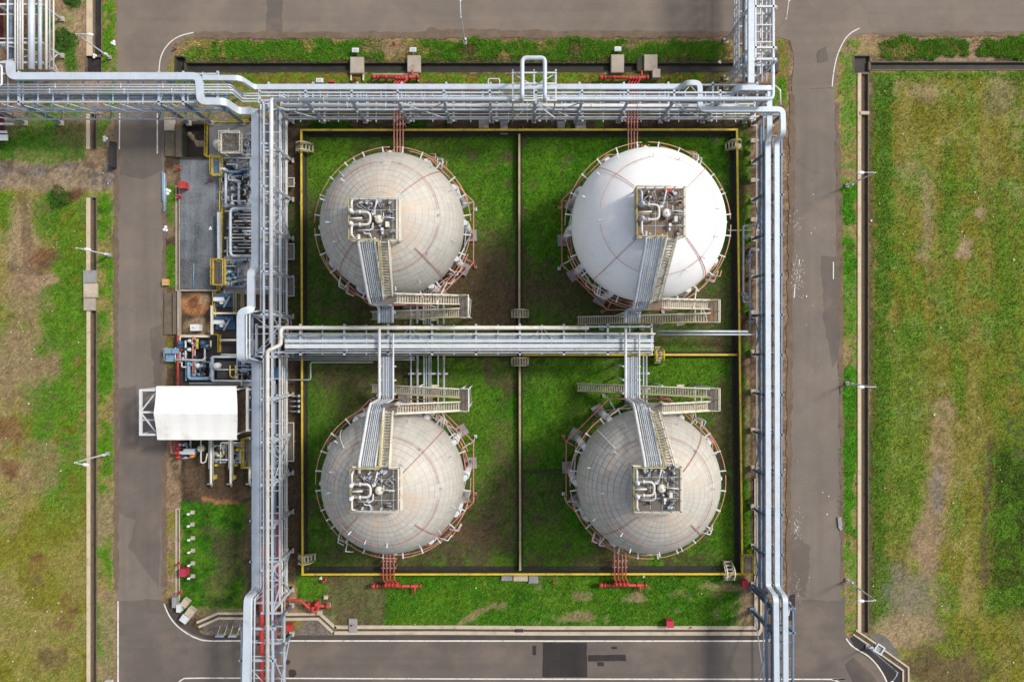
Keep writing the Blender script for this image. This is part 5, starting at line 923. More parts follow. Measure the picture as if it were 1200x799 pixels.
M().tube([(c.x,c.y-.4,.8),(c.x-1.0,c.y-.4,.8),(c.x-1.0,c.y+1.6,.9)],.1,8,.2).tube([(c.x-.55,c.y+1.6,.9),(c.x-.55,c.y-.2,.9)],.06,6,0).build('branch', MT['faded_red'], r)
for k,(x,y) in enumerate(((225,600),(225,614),(225.5,630),(225.5,644.5),(225.5,659.5),(225.5,674.5))):
    c = P(x,y); r = thing('marker_post', (c.x,c.y,0), ('topmost','second','third','fourth','fifth','lowest')[k]+' of six white marker posts on the lower left lawn, counted downward', 'marker post', 'white marker posts in a row'); M().box((c.x,c.y,.5),(.13,.13,1.0)).build('post', MT['gravel_white'], r); M().box((c.x,c.y,1.05),(.32,.26,.12)).box((c.x-.08,c.y,1.17),(.15,.15,.12)).build('cap', MT['gravel_white'], r); M().box((c.x+.1,c.y,.06),(.55,.5,.1)).build('base', MT['concrete'], r)
for x,y,l in ((703,93,''),): pass
for k,(x,y,l) in enumerate(((418,62,'small white floodlight in the grass above the first slab'),(485,61.5,'small white floodlight in the grass above the second slab'),(723,60.5,'small white floodlight in the grass above the third slab'),(376.5,97,'small white floodlight against the top rack near the left'))):
    c = P(x,y); r = thing('floodlight', (c.x,c.y,0), l, 'floodlight', 'white floodlights along the top drain'); M().tube([(c.x,c.y,0),(c.x,c.y,.6)],.05,6,0).build('stand', MT['galv'], r); M().box((c.x,c.y,.75),(.85,.55,.3)).build('housing', MT['gravel_white'], r); M().box((c.x,c.y-.02,.905),(.62,.36,.02)).build('lens', MT['galv'], r)
# frames near the first manifold and on the rack
c = P(419,91); a = thing('kerb_frame', (c.x,c.y,0), 'small cream kerb box around a hydrant by the first red manifold', 'kerb'); [M().box((c.x+dx,c.y+dy,.15),sz).build('kerb', MT['cream'], a) for dx,dy,sz in ((-.8,0,(.14,1.0,.3)),(.8,0,(.14,1.0,.3)),(0,.5,(1.46,.13,.3)))]
c = P(464,88.5); solo(M().box((c.x,c.y,.2),(6.0,.16,.4)).box((c.x-3.0,c.y-.5,.18),(.15,.9,.36)).box((c.x+3.0,c.y-.5,.18),(.15,.9,.36)), 'kerb', MT['concrete'], 'grey kerb behind the first red manifold', 'kerb', (c.x,c.y,0))
pipe([(572,110,5.5),(572,92.5,5.5),(585.5,92.5,5.5),(585.5,110,5.5)], .08, 'white_pipe', 'small white hoop rising above the top rack left of the expansion loop')
# ------------------------------------------------------------------ street lamps
def lamp(bx, by, az, label, h=7.6, arm=1.9, head=True, dark=False):
    c = P(bx,by); r = thing('street_lamp', (c.x,c.y,0), label, 'street lamp', 'street lamps along the roads'); m_ = MT['white_pipe'] if not dark else MT['galv']; d = Vector((math.cos(R(az)), math.sin(R(az)), 0)); t = Vector((c.x,c.y,h))
    mm = M(); n = 8
    for k in range(n): z0, z1 = h*k/n, h*(k+1)/n; mm.tube([(c.x,c.y,z0),(c.x,c.y,z1)], .11-.045*k/n, 8, 0, caps=(k in (0,n-1)))
    mm.build('pole', m_, r); M().tube([t-Vector((0,0,.25)), t+d*.3+Vector((0,0,.1)), t+d*arm+Vector((0,0,.22))], .05, 7, .3).build('arm', m_, r)
    e = t+d*arm+Vector((0,0,.2)); q = M(); q.lathe((0,0,0),[(.12,-.1),(.2,-.06),(.22,0),(.18,.07),(.05,.1)],12); a = R(az); q.v = [(e.x+v[0]*2.2*math.cos(a)-v[1]*math.sin(a), e.y+v[0]*2.2*math.sin(a)+v[1]*math.cos(a), e.z+v[2]) for v in q.v]; q.build('lamp_head', MT['gravel_white'], r)
    M().box((c.x,c.y,.12),(.5,.5,.3)).build('base', MT['grey_concrete'], r); q = M(); q.box((c.x+.16,c.y,1.2),(.2,.3,.5)); q.build('control_box', m_, r)
lamp(992,218,182,'lamp beside the right road level with the white tank'); lamp(992,449,180,'lamp beside the right road at mid height of the picture'); lamp(992,679,180,'lamp beside the right road near the lower right corner'); lamp(1016,757,-128,'dark slender lamp in the black verge at the lower right corner',7.6,1.6,True,True)
lamp(129,299,-8,'lamp beside the west drain, just above the slab crossing',7.4,1.5); lamp(127,531,-8,'lamp beside the west drain in the lower half',7.4,1.5); lamp(129,68,-5,'lamp beside the top left water drain',7.4,1.8); lamp(545,51,92,'lamp leaning over the top road, above the tanks',7.8,2.2); lamp(895,53,84,'lamp over the top road beside the tower rack',7.8,2.4)
# ------------------------------------------------------------------ canopy and hoist frames
r = thing('canopy', tuple(P(230,484)), 'white gabled canvas canopy beside the left road', 'canopy'); ze, zr = 5.6, 6.7
e = [P(183.5,452.5,ze),P(277,452.5,ze),P(277.5,515,ze),P(184.5,515,ze)]; rg = [P(180.3,485,zr),P(278.3,485,zr)]
m_ = M(); t = Vector((0,0,.06)); n = 10
def strip(a0,a1,b0,b1):
    for k in range(n):
        for j in range(3):
            f = lambda u,v: (a0+(a1-a0)*u)*(1-v)+(b0+(b1-b0)*u)*v-Vector((0,0,.09*math.sin(math.pi*v)+.035*math.sin(math.pi*((u*5)%1))))
            m_.quad(f(k/n,j/3),f((k+1)/n,j/3),f((k+1)/n,(j+1)/3),f(k/n,(j+1)/3))
strip(e[0],e[1],rg[0],rg[1]); strip(rg[0],rg[1],e[3],e[2])
o = m_.build('roof', MT['canvas'], r); md = o.modifiers.new('thick','SOLIDIFY'); md.thickness = .05; 
for f in o.data.polygons: f.use_smooth = False
v = M(); 
for a,b in ((e[0],e[1]),(e[3],e[2])): v.quad(tuple(a),tuple(b),tuple(b-Vector((0,0,.45))),tuple(a-Vector((0,0,.45))))
o = v.build('valance', MT['canvas'], r); o.modifiers.new('thick','SOLIDIFY').thickness = .04
for x in (P(190,0,ze).x,P(230,0,ze).x,P(272,0,ze).x):
    for y in (e[0].y-.5, e[3].y+.5): M().beam((x,y,0),(x,y,ze-.1),.2,.2).build('post', MT['white_pipe'], r)
    q = M(); q.beam((x,e[0].y-.4,ze-.2),(x,rg[0].y,zr-.25),.14,.16); q.beam((x,rg[0].y,zr-.25),(x,e[3].y+.4,ze-.2),.14,.16); q.build('rafter', MT['white_pipe'], r)
def frame(x0,x1,y0,y1,z,label,diag=True):
    a,b,c,d = P(x0,y0,z),P(x1,y0,z),P(x1,y1,z),P(x0,y1,z); r2 = thing('hoist_frame', (a.x,a.y,0), label, 'hoist frame'); 
    for p,q in ((a,b),(d,c)): M().beam(p,q,.26,.28).build('side_beam', MT['white_pipe'], r2)
    M().beam(a+Vector((.12,.1,.003)),d+Vector((.12,-.1,.003)),.3,.3).build('end_beam', MT['white_pipe'], r2)
    for p in ((a,d) if x0 < 200 else (b,c)): M().beam((p.x+.1,p.y,0),(p.x+.1,p.y,z-.14),.22,.22).build('post', MT['white_pipe'], r2)
    q = M(); mid = (a+d)/2
    if diag: q.beam(mid-Vector((0,0,.1)),b*.94+a*.06-Vector((0,0,.1)),.16,.14); q.beam(mid-Vector((0,0,.12)),c*.94+d*.06-Vector((0,0,.12)),.16,.14); q.beam(mid-Vector((0,0,.2)),(b+c)/2-Vector((0,0,.2)),.24,.24); q.beam(mid-Vector((0,1.0,.4)),(b+c)/2-Vector((0,1.0,.4)),.2,.16)
    else: q.beam(mid,(b+c)/2,.16,.16)
    q.build('brace', MT['white_pipe'], r2)
frame(164,186,457,509,5.2,'white braced hoist frame sticking out over the left road'); frame(289,300,456,504,5.0,'short white hoist frame between canopy and left rack',False)
# ------------------------------------------------------------------ process area
struct(M().sheet(jag(G((211,186),(262,186),(262,339),(211,339)),.1,.6,41),.012),'gravel_bed',MT['bluegravel']); struct(M().sheet(G((262,143),(336,143),(336,345),(262,345)),.008),'concrete_floor',MT['grey_concrete']); struct(M().sheet(G((210,395),(298,395),(298,452),(210,452)),.008),'concrete_floor',MT['asphalt_patch']); struct(M().sheet(G((244,143),(262,143),(262,184),(244,184)),.010),'concrete_floor',MT['grey_concrete']); struct(M().sheet(jag(G((258,345),(298,345),(298,395),(258,395)),.1,.6,44),.010),'oily_floor',mk('oily_soil',(.05,.04,.03),.7,0,.5,1))
a,b = P(215,185),P(243,146); r = thing('sump_pit', (a.x,a.y,-1.2), 'dark square wet pit left of the yellow railed equipment pad', 'pit'); cx,cy = (a.x+b.x)/2,(a.y+b.y)/2; w,h = b.x-a.x,b.y-a.y
M().box((cx,cy,-1.25),(w+.04,h+.04,.1)).build('bed', mk('brown_wet_mud',(.045,.032,.025),.35,0,.3,.8), r)
for dx,dy,sz in ((-w/2-.12,0,(.24,h+.48,1.5)),(w/2+.12,0,(.24,h+.48,1.5)),(0,-h/2-.12,(w,.24,1.5)),(0,h/2+.12,(w,.24,1.5))): M().box((cx+dx,cy+dy,-.64),sz).build('pit_wall', MT['moss_concrete'], r)
q = M()
for k in range(26): u = rng.random(); q.lathe((a.x+.2+u*w*.9,b.y-.5-1.6*math.sin(u*3)-rng.uniform(0,.4),-1.3),[(rng.uniform(.2,.5),0),(rng.uniform(.15,.35),.25),(.02,.4)],7)
solo(q,'sand_heap',mk('pale_sand',(.33,.25,.17),.95,0,.3,1.5),'pale crumbling sand along the top of the dark pit','sand',(cx,cy,-1.2))
slab(194,139,206,154,.4,'pale block at the corner of the upper trench','pale_concrete'); slab(194,154,206,184,.2,'brown slab lid of the trench left of the dark pit','brown_slab'); slab(207,146,214,185,.35,'narrow wall slab against the dark pit','brown_slab'); slab(193,343,202,392,.2,'long ribbed slab beside the clay pit, next to the road','brown_slab'); slab(203.5,343,211,392,.3,'long ribbed slab beside the clay pit, inner one','brown_slab')
q = G((211.5,341.5),(211.5,395)); solo(M().wall(q,.2,-.1,.7),'pit_kerb',MT['concrete'],'thin kerb along the left of the clay pit','kerb',tuple(q[0])); q = G((211.5,393),(248,393)); solo(M().wall(q,.2,-.1,.55),'pit_kerb',MT['pale_concrete'],'thin kerb along the bottom of the clay pit','kerb',tuple(q[0])); q = G((212,340.5),(255,340.5)); solo(M().wall(q,.2,-.1,.4),'pit_kerb',MT['concrete'],'thin kerb between gravel bed and clay pit','kerb',tuple(q[0]))
# yellow railing
r = thing('guard_rail', tuple(P(243,184)), 'bright yellow railing around the equipment pad and along the gravel bed', 'railing')
for pts in (((294,143.5),(244,143.5),(243,183.5)),((243,184.5),(261,184.5),(261.5,226)),((261,226),(260,302)),((258,334),(258,341),(253,342),(253,372)),((253,392),(259,392),(259,412))):
    q = M(); w3 = [Vector((p.x,p.y,0)) for p in G(*pts)]; rail_run(q, w3, 1.0, .05, 1.6); q.build('rail', MT['yellow'], r); q = M(); q.wall([(p.x,p.y) for p in w3], .09, .02, .18); q.build('toe_plate', MT['yellow'], r)
def platform(x0,y0,x1,y1,z,label,mat_r,mat_d='grating',ladder=False):
    a,b = P(x0,y1,z),P(x1,y0,z); r = thing('access_platform', (a.x,a.y,0), label, 'platform'); q = M(); nb = int((b.x-a.x)/.19); [q.box((a.x+(k+.5)*(b.x-a.x)/nb,(a.y+b.y)/2,z),(.1,b.y-a.y,.06)) for k in range(nb)]; q.box(((a.x+b.x)/2,(a.y+b.y)/2,z-.06),(b.x-a.x,.12,.06)); q.build('deck', MT[mat_d], r); q = M(); rail_run(q,[(a.x,a.y,z),(b.x,a.y,z),(b.x,b.y,z),(a.x,b.y,z),(a.x,a.y,z)],1.0,.05,1.0); q.build('handrail', MT[mat_r], r)
    q = M(); q.wall([(a.x,a.y),(b.x,a.y),(b.x,b.y),(a.x,b.y)],.08,z+.042,z+.2,True); q.build('toe_board', MT[mat_r], r)
    for x in (a.x+.1,b.x-.1):
        for y in (a.y+.1,b.y-.1): M().beam((x,y,0),(x,y,z-.04),.16,.16).build('leg', MT[mat_r], r)
    return r
platform(260,156,284,180,3.4,'cream railed square platform on the grey equipment pad','cream'); platform(250.5,304,264.5,334,2.0,'bright yellow ladder platform beside the gravel bed','yellow'); platform(249.5,185,261.5,206,1.2,'small yellow railed step platform at the gravel corner','yellow','light_blue'); platform(868,649,882,671,1.0,'small yellow railed pad outside the lower right wall corner','yellow','grey_concrete'); platform(286,513,298,547,1.5,'small yellow railed platform beside the canopy and left rack','yellow'); platform(277,343,286,366,1.6,'dull yellow catwalk beside the two blue pumps','dull_yellow'); platform(321,377,337,383,2.0,'dull yellow catwalk in the angle of the left and centre racks','dull_yellow')
c = P(261,170,0); solo(M().lathe((c.x-.3,c.y-.1,0),[(.75,0),(.75,.3),(.62,.34),(.6,1.0),(.5,1.3),(.02,1.45)],18),'vessel',MT['cream'],'small round cream vessel at the corner of the cream platform','vessel',(c.x,c.y,0))
# equipment in the cream platform and upper pad
def skid(label, items, loc, name='equipment_skid', cat='equipment skid'):
    r = thing(name, tuple(loc), label, cat)
    for nm, mm, mt in items: mm.build(nm, MT[mt], r)
    return r
rr = random.Random(5)
def clutter(x0,y0,x1,y1,n,zmax,mats,label,nmain='pipework'):
    """one process skid: base frame, valves, short runs"""
    a,b = P(x0,y1),P(x1,y0); r = thing('pipe_skid', (a.x,a.y,0), label, 'pipe skid'); q = M()
    for y in (a.y,b.y): q.beam((a.x,y,.15),(b.x,y,.15),.2,.25)
    for x in (a.x,(a.x+b.x)/2,b.x): q.beam((x,a.y,.14),(x,b.y,.14),.18,.22)
    q.build('base_frame', MT['galv'], r)
    for k in range(n):
        m_ = mats[k % len(mats)]; x = rr.uniform(a.x+.3,b.x-.3); y = rr.uniform(a.y+.2,b.y-.2); z = rr.uniform(.5,zmax); t = rr.random(); q = M()
        if t < .5:
            L = rr.uniform(.6,.5*(b.x-a.x)); s = rr.choice((-1,1)); x2 = min(max(x+s*L,a.x),b.x); q.tube([(x,y,0),(x,y,z),(x2,y,z),(x2,y+rr.choice((-.6,.6)),z)], rr.choice((.05,.07,.11)), 8, .2); q.build('pipe', MT[m_], r)
        elif t < .8:
            q.lathe((x,y,.2),[(.12,0),(.28,.1),(.28,.5),(.12,.6),(.06,.65),(.06,.9),(.22,.92),(.22,.97),(.02,1.0)],10); q.build('valve', MT[m_], r)
        else: q.box((x,y,z/2+.2),(rr.uniform(.3,.8),rr.uniform(.3,.6),z)); q.box((x,y,z+.25),(.25,.2,.12)); q.build('actuator', MT[m_], r)
    return r
clutter(262,157,282,178,22,1.6,('grey_pipe','galv','white_pipe'),'grey pipework under the cream railed platform'); clutter(264,186,294,240,49,1.6,('grey_pipe','blue','white_pipe','rubber','grey_pipe'),'dark and blue pipework right of the yellow rail above the big grey loop')
clutter(266,305,294,336,34,1.7,('grey_pipe','blue','galv','light_blue'),'pipe skid with blue valves right of the yellow ladder platform'); clutter(284,158,296,182,15,1.2,('grey_pipe','galv'),'low grey pipework right of the cream platform')
clutter(262,206,298,242,26,1.2,('grey_pipe','rubber','galv','white_pipe'),'dense grey pipework left of the rack above the looped manifold')
clutter(284,398,298,446,16,1.5,('grey_pipe','rubber','blue','galv'),'narrow dark pipework tight against the left rack by the white dome')
clutter(212,512,224,536,10,1.0,('rubber','grey_pipe','galv'),'small dark pipework at the canopy corner by the red monitor')
# grey looped manifold
r = thing('pipe_manifold', tuple(P(270,300)), 'big grey looped pipe manifold with many branches beside the left rack', 'manifold'); M().tube([P(297,244.5,1.9),P(270,244.5,1.9),P(270,300,1.9),P(297,300,1.9)],.20,12,.6).build('loop', MT['galv'], r); M().tube([P(266.5,278,1.2),P(266.5,300,1.6),P(297,300.6,1.4)],.08,8,.2).build('pipe', MT['white_pipe'], r)
for k in range(13):
    y = 247.5+3.9*k; x0 = rr.uniform(262,278); m_ = ('grey_pipe','galv','grey_pipe','cream','grey_pipe')[k%5]; M().tube([P(297,y,.9),P(x0,y,.9),P(x0,y+1.5,.3)],rr.choice((.07,.10,.13)),8,.15).build('branch', MT[m_], r)
    c = P(rr.uniform(276,292),y,.9); M().lathe((c.x,c.y,.7),[(.1,0),(.24,.06),(.24,.36),(.06,.42),(.06,.7),(.2,.72),(.02,.76)],10).build('valve', MT[('rubber','grey_pipe','rubber','galv')[k%4]], r)
M().beam(P(256.5,249,.8),P(257,303,.8),.3,.5).build('channel', MT['galv'], r); M().box((P(268,270).x+1.2,P(268,272).y,.06),(3.6,6.2,.1)).build('base_slab', MT['moss_concrete'], r)
pipe([(297,198.5,1.8),(284,198.5,1.8),(279,201.5,1.8),(262,201.5,1.8)],.13,'light_blue','pale blue pipe crossing from the yellow corner platform to the left rack'); pipe([(264.5,202,1.6),(264.5,240,1.6)],.17,'galv','upright grey pipe between the yellow rail and the blue pipework'); pipe([(280,214,1.5),(280,240,1.5)],.16,'white_pipe','white jointed pipe among the blue pipework')
# blue pumps
for k,(y,lb) in enumerate(((352,'upper of two dark blue pump units with white motor'),(378.5,'lower of two dark blue pump units with white motor'))):
    c = P(265.5,y); r = thing('pump_unit', (c.x,c.y,0), lb, 'pump', 'blue pump units'); M().box((c.x,c.y,.25),(2.55,1.75,.4)).build('base', MT['blue'], r); M().box((c.x,c.y+.55,.75),(2.5,.55,.6)).build('casing', MT['blue'], r); M().box((c.x-.6,c.y+.1,.85),(1.4,.5,.55)).box((c.x-.3,c.y-.3,.8),(.4,.5,.4)).build('motor', MT['gravel_white'], r); M().tube([(c.x-1.0,c.y-.15,.7),(c.x+.2,c.y-.15,.7)],.2,10,0).build('motor_shaft', MT['galv'], r); M().tube([(c.x+.9,c.y+.5,1.2),(c.x+.2,c.y-1.0,1.5)],.13,9,0).build('discharge_pipe', MT['grey_pipe'], r); M().tube([(c.x+.5,c.y+.55,1.0),(c.x+.5,c.y+.55,1.4)],.07,8,0).tube([(c.x-.9,c.y+.6,1.0),(c.x+1.2,c.y+.6,1.0)],.05,8,0).build('pipe', MT['light_blue'], r)
q = P(248.5,358,2.0); solo(M().beam(P(248.5,358,1.6),P(248.5,392,1.6),.26,.3).beam(P(249,367,1.62),P(278,367,1.62),.22,.26).beam(P(248.5,360,.0),P(248.5,360,1.5),.2,.2).beam(P(248.5,391,.0),P(248.5,391,1.5),.2,.2),'pipe_bridge',MT['cream'],'cream T shaped beam frame beside the blue pumps','beam frame',(q.x,q.y,0))
pipe([(297,398.5,1.4),(258,398.5,1.4)],.16,'cream','cream pipe below the blue pumps'); pipe([(297,416,1.3),(259,415.5,1.3)],.12,'cream','cream pipe above the grey vessel skid')
c = P(232.5,384); r = thing('tote_tank', (c.x,c.y,0), 'white square plastic tote standing in the clay pit', 'tote tank'); M().box((c.x,c.y,.6),(1.2,.85,1.0)).build('body', MT['gravel_white'], r); M().lathe((c.x-.15,c.y,1.1),[(.12,0),(.12,.06),(.02,.07)],12).build('cap', MT['galv'], r); M().box((c.x,c.y,.05),(1.25,.9,.1)).build('pallet', MT['moss_concrete'], r)
# valve skid left of the vessel
r = thing('valve_skid', tuple(P(228,410)), 'crowded valve skid with blue, yellow and red fittings above the canopy', 'valve skid'); M().tube([P(211,425,.9),P(211,394.5,.9),P(246,394.5,.9)],.10,8,.2).build('pipe', MT['cream'], r)
for x,m_,nm in ((216.5,'blue','actuator'),(243,'blue','actuator')): c = P(x,402); M().lathe((c.x,c.y,.8),[(.2,0),(.34,.1),(.34,.8),(.2,.95),(.02,1.0)],14).box((c.x,c.y-.35,1.2),(.5,.5,.5)).build(nm, MT[m_], r)
M().tube([P(231,397,1.2),P(231,409,1.2)],.19,10,0).build('filter', MT['yellow'], r); M().tube([P(247,399,1.2),P(247,407,1.2)],.10,10,0).build('filter', MT['cream'], r)
for x,y0,y1,m_,rd in ((208.5,393,452,'red',.16),(226,394,441,'faded_red',.11),(228.5,396,441,'white_pipe',.07),(217.5,399,423,'white_pipe',.12),(240,404,424,'white_pipe',.12),(205.5,407,424,'white_pipe',.08)): M().tube([P(x,y0,1.0),P(x,y1,1.0)],rd,9,0).build('pipe', MT[m_], r)
M().tube([P(205.5,421.5,1.2),P(238,422,1.2),P(241,418,1.2)],.13,9,.2).build('pipe', MT['white_pipe'], r); M().tube([P(213,424,.9),P(213,430,.9),P(219,430,.9)],.09,8,.2).build('pipe', MT['white_pipe'], r)
for k in range(14): c = P(rr.uniform(213,246),rr.uniform(397,420),.8); M().lathe((c.x,c.y,.4),[(.1,0),(.26,.08),(.26,.45),(.06,.5),(.06,.8),(.2,.82),(.02,.85)],10).build('valve', MT[('rubber','galv','red','white_pipe','rubber','blue','grey_pipe')[k%7]], r)
r = thing('pump_unit', tuple(P(203,415)), 'light blue twin cabinet pump beside the left road above the canopy', 'pump', 'light blue units'); 
for x in (202.5,211): c = P(x,411); M().box((c.x,c.y,.7),(.85,.7,1.2)).build('cabinet', MT['light_blue'], r)
c = P(206,419); M().box((c.x,c.y,.45),(1.9,1.0,.7)).build('base', MT['light_blue'], r); c = P(197,415); q = M(); rail_run(q,[(c.x,c.y-.8,0),(c.x,c.y+.8,0)],1.1,.05,.8); q.build('rail', MT['galv'], r)
r = thing('vessel_skid', tuple(P(270,432)), 'grey framed vessel skid with round white dome above the canopy', 'vessel skid'); a,b = P(249,446,1.6),P(296,418,1.6); q = M(); 
for y in (a.y,b.y): q.beam((a.x,y,1.6),(b.x,y,1.6),.26,.26)
for x in (a.x,): q.beam((x,a.y,1.61),(x,b.y,1.61),.34,.26)
q.beam(P(278,418,1.58),P(278,446,1.58),.14,.2); q.beam(P(250,433,1.57),P(296,433,1.57),.14,.2); q.build('frame', MT['galv'], r)
for x in (a.x,b.x-.2):
    for y in (a.y,b.y): M().beam((x,y,0),(x,y,1.45),.2,.2).build('leg', MT['galv'], r)
c = P(261,428); M().lathe((c.x,c.y,0),[(.42,0),(.42,2.1),(.4,2.2),(.28,2.36),(.05,2.42)],20).build('dome', MT['gravel_white'], r); M().tube([P(269.5,428,1.9),P(269.5,440,1.9),P(273,443,1.9),P(276,440,1.9),P(276,428,1.9)],.08,8,.3).build('hoop', MT['yellow'], r); c = P(260,433); M().box((c.x+1.2,c.y,.9),(2.6,2.3,.9)).box((c.x+1.0,c.y+.4,1.4),(1.6,.5,.2)).build('tank_body', MT['rubber'], r)
M().tube([P(252,446.5,2.0),P(283,446.5,2.0),P(283,452,2.0)],.10,8,.2).build('pipe', MT['cream'], r); c = P(282.5,441); M().lathe((c.x,c.y,1.2),[(.15,0),(.2,.5),(.05,.6),(.28,.62),(.02,.68)],12).build('valve', MT['gravel_white'], r)
for x,y in ((291,433),): c = P(x,y); M().box((c.x,c.y,1.0),(.7,.6,1.0)).build('actuator', MT['light_blue'], r)
r = thing('process_pipe', tuple(P(220,445)), 'light blue L shaped header pipe above the white canopy', 'header pipe'); M().tube([P(221,424,1.0),P(221,443.5,1.0),P(250,443.5,1.0)],.22,12,.4).build('header', MT['light_blue'], r); M().beam(P(218.5,423,.6),P(218.5,446,.6),.16,.3).build('frame', MT['light_blue'], r)
pipe([(222,449,.9),(297,449,.9)],.14,'grey_pipe','grey pipe along the upper edge of the canopy'); pipe([(222,452,.8),(297,451.5,.8)],.07,'grey_pipe','thin grey pipe just above the canopy eave'); pipe([(275,428.5,1.3),(297,428.5,1.3)],.09,'white_pipe','white stub pipe between the vessel skid and the left rack')
c = P(236,428); solo(M().lathe((c.x,c.y,0),[(.3,0),(.3,1.0),(.2,1.1),(.35,1.15),(.3,1.3),(.02,1.35)],12).box((c.x+.3,c.y,.9),(.4,.2,.2)),'valve',MT['gravel_white'],'white valve head in the dark yard right of the light blue header','valve',(c.x,c.y,0))
clutter(224,424,247,442,17,.9,('blue_steel','rubber','rubber','light_blue'),'dark teal pipework in the yard above the canopy')
# blue gear box in the left rack
c = P(323,437,2.2); r = thing('air_cooler', (c.x,c.y,0), 'bright blue finned box between the pipes of the left rack', 'cooler'); M().box((c.x,c.y,1.6),(2.4,1.5,.9)).build('body', MT['blue'], r)
for k in range(4): M().box((c.x+1.28,c.y-.55+.37*k,1.8),(.3,.2,.5)).build('fin', MT['light_blue'], r)
# branches south of the canopy
for k,(x,y1,lb) in enumerate(((247.2,569.5,'left of three grey twin pipe branches south of the canopy'),(270.3,569.5,'middle of three grey twin pipe branches south of the canopy'),(292.5,568.5,'right of three grey twin pipe branches, half under the left rack'))):
    r = thing('pipe_branch', tuple(P(x,y1)), lb, 'pipe branch', 'twin pipe branches south of the canopy'); M().tube([P(x,512,1.3),P(x,y1-4,1.3),P(x+1,y1,.6)],.15,10,.3).build('pipe', MT['cream'], r); M().tube([P(x+2.4,512,1.3),P(x+2.4,y1-6,1.3)],.09,8,.2).build('pipe', MT['grey_pipe'], r); M().beam(P(x-1.6,512,1.0),P(x-1.6,549,1.0),.14,.3).build('cable_tray', MT['galv'], r); M().tube([P(x-4.5,567,.5),P(x+2,567,.5)],.1,8,0).build('tee', MT['gravel_white'], r)
    if k < 2: c = P(x+5.2,558); M().box((c.x,c.y,.4),(.5,.5,.7)).build('valve_box', MT['yellow'], r); c = P(x+8,544); M().box((c.x,c.y,.35),(.3,.3,.6)).build('valve_box', MT['yellow'], r)
for pts,rd,m_,lb in (([(258.5,543,1.1),(258.5,518.5,1.1),(297,518.5,1.1)],.10,'white_pipe','white angled pipe just south of the canopy'),([(261,532,1.0),(261,520.5,1.0),(297,520.5,1.0)],.07,'grey_pipe','thin grey angled pipe just south of the canopy'),([(281.5,543,1.0),(281.5,527,1.0),(297,527,1.0)],.09,'white_pipe','short white angled pipe south of the canopy near the rack'),([(235.5,512,1.1),(235.5,543,1.1),(241,541,1.1),(243,531,1.0)],.09,'white_pipe','white hooked pipe at the left of the twin branches'),([(249,538.5,1.4),(267,538.5,1.4)],.08,'white_pipe','white tie pipe between the left and middle twin branches')): pipe(pts,rd,m_,lb)
c = P(237.5,525); solo(M().lathe((c.x,c.y,.0),[(.45,0),(.45,.7),(.3,.95),(.1,1.05),(.1,1.3),(.02,1.3)],16),'strainer',MT['cream'],'round cream strainer pot on the hooked pipe','strainer',(c.x,c.y,0))
clutter(252,522,266,541,17,.8,('rubber','yellow','grey_pipe','galv'),'dark valves with yellow wheels between the left and middle branches'); clutter(274,522,290,541,17,.8,('rubber','yellow','grey_pipe','galv'),'dark valves with yellow wheels between the middle and right branches')
c = P(225,527.5); r = thing('instrument_cabinet', (c.x,c.y,0), 'pale blue cabinet beside an orange drum south of the canopy', 'cabinet'); M().box((c.x,c.y,.6),(1.6,.65,1.0)).build('body', MT['light_blue'], r); M().prism([(c.x-.85,c.y-.36),(c.x+.85,c.y-.36),(c.x+.85,c.y+.36),(c.x-.85,c.y+.36)],1.102,1.16).build('roof', MT['white_pipe'], r)
c = P(227.5,533); solo(M().lathe((c.x,c.y,0),[(.3,0),(.32,.2),(.3,.42),(.32,.6),(.3,.8),(.02,.82)],14),'drum',MT['orange'],'orange drum in front of the pale blue cabinet','drum',(c.x,c.y,0))
# ------------------------------------------------------------------ loose things
def block(x,y,w,h,z,ang,label,mat='pale_concrete'):
    c = P(x,y); mm = M(); mm.box((c.x,c.y,z/2),(w*.113,h*.113,z),R(ang)); mm.box((c.x,c.y,z+.02),(w*.1,h*.1,.05),R(ang)); solo(mm,'concrete_block',MT[mat],label,'concrete block',(c.x,c.y,0),'concrete blocks by the lower left corner')
block(207.5,703,5,12,.9,0,'dark grey slab standing by the gutter end, left of the pale blocks','grey_concrete'); block(213,709.5,5,9,1.0,0,'small white faced block, left of the two tilted pale blocks','white_pipe'); block(219,704.5,8,9,.7,-35,'upper tilted pale block at the lower left lawn corner'); block(225.5,715,9,9,.9,-35,'lower tilted pale block, its top facing the lawn'); block(219.5,722,9,8,1.0,-35,'front tilted white block at the road corner','white_pipe')
for k,(x,lb) in enumerate(((261,'left of two grey road barriers beside the bottom road'),(276,'right of two grey road barriers beside the bottom road'))):
    c = P(x,741.5); r = thing('road_barrier', (c.x,c.y,0), lb, 'barrier', 'grey road barriers'); M().box((c.x,c.y,.7),(1.05,.14,.7)).box((c.x,c.y+.02,1.08),(1.08,.22,.06)).build('panel', MT['galv'], r)
    for s in (-.42,.5): M().beam((c.x+s,c.y+.05,.75),(c.x+s+.12,c.y+1.0,.05),.06,.08).build('prop', MT['cream'], r)
c = P(129,798); solo(M().box((c.x,c.y,.3),(.9,.5,.6)).box((c.x,c.y,.63),(.7,.36,.06)),'junction_box',MT['white_pipe'],'small pale box on the verge at the bottom left','junction box',(c.x,c.y,0))
c = P(195.5,331); solo(M().box((c.x,c.y,.25),(.8,.85,.5)).box((c.x,c.y,.52),(.82,.12,.04)),'wooden_crate',MT['ochre'],'ochre wooden crate on the verge beside the left road','crate',(c.x,c.y,0))
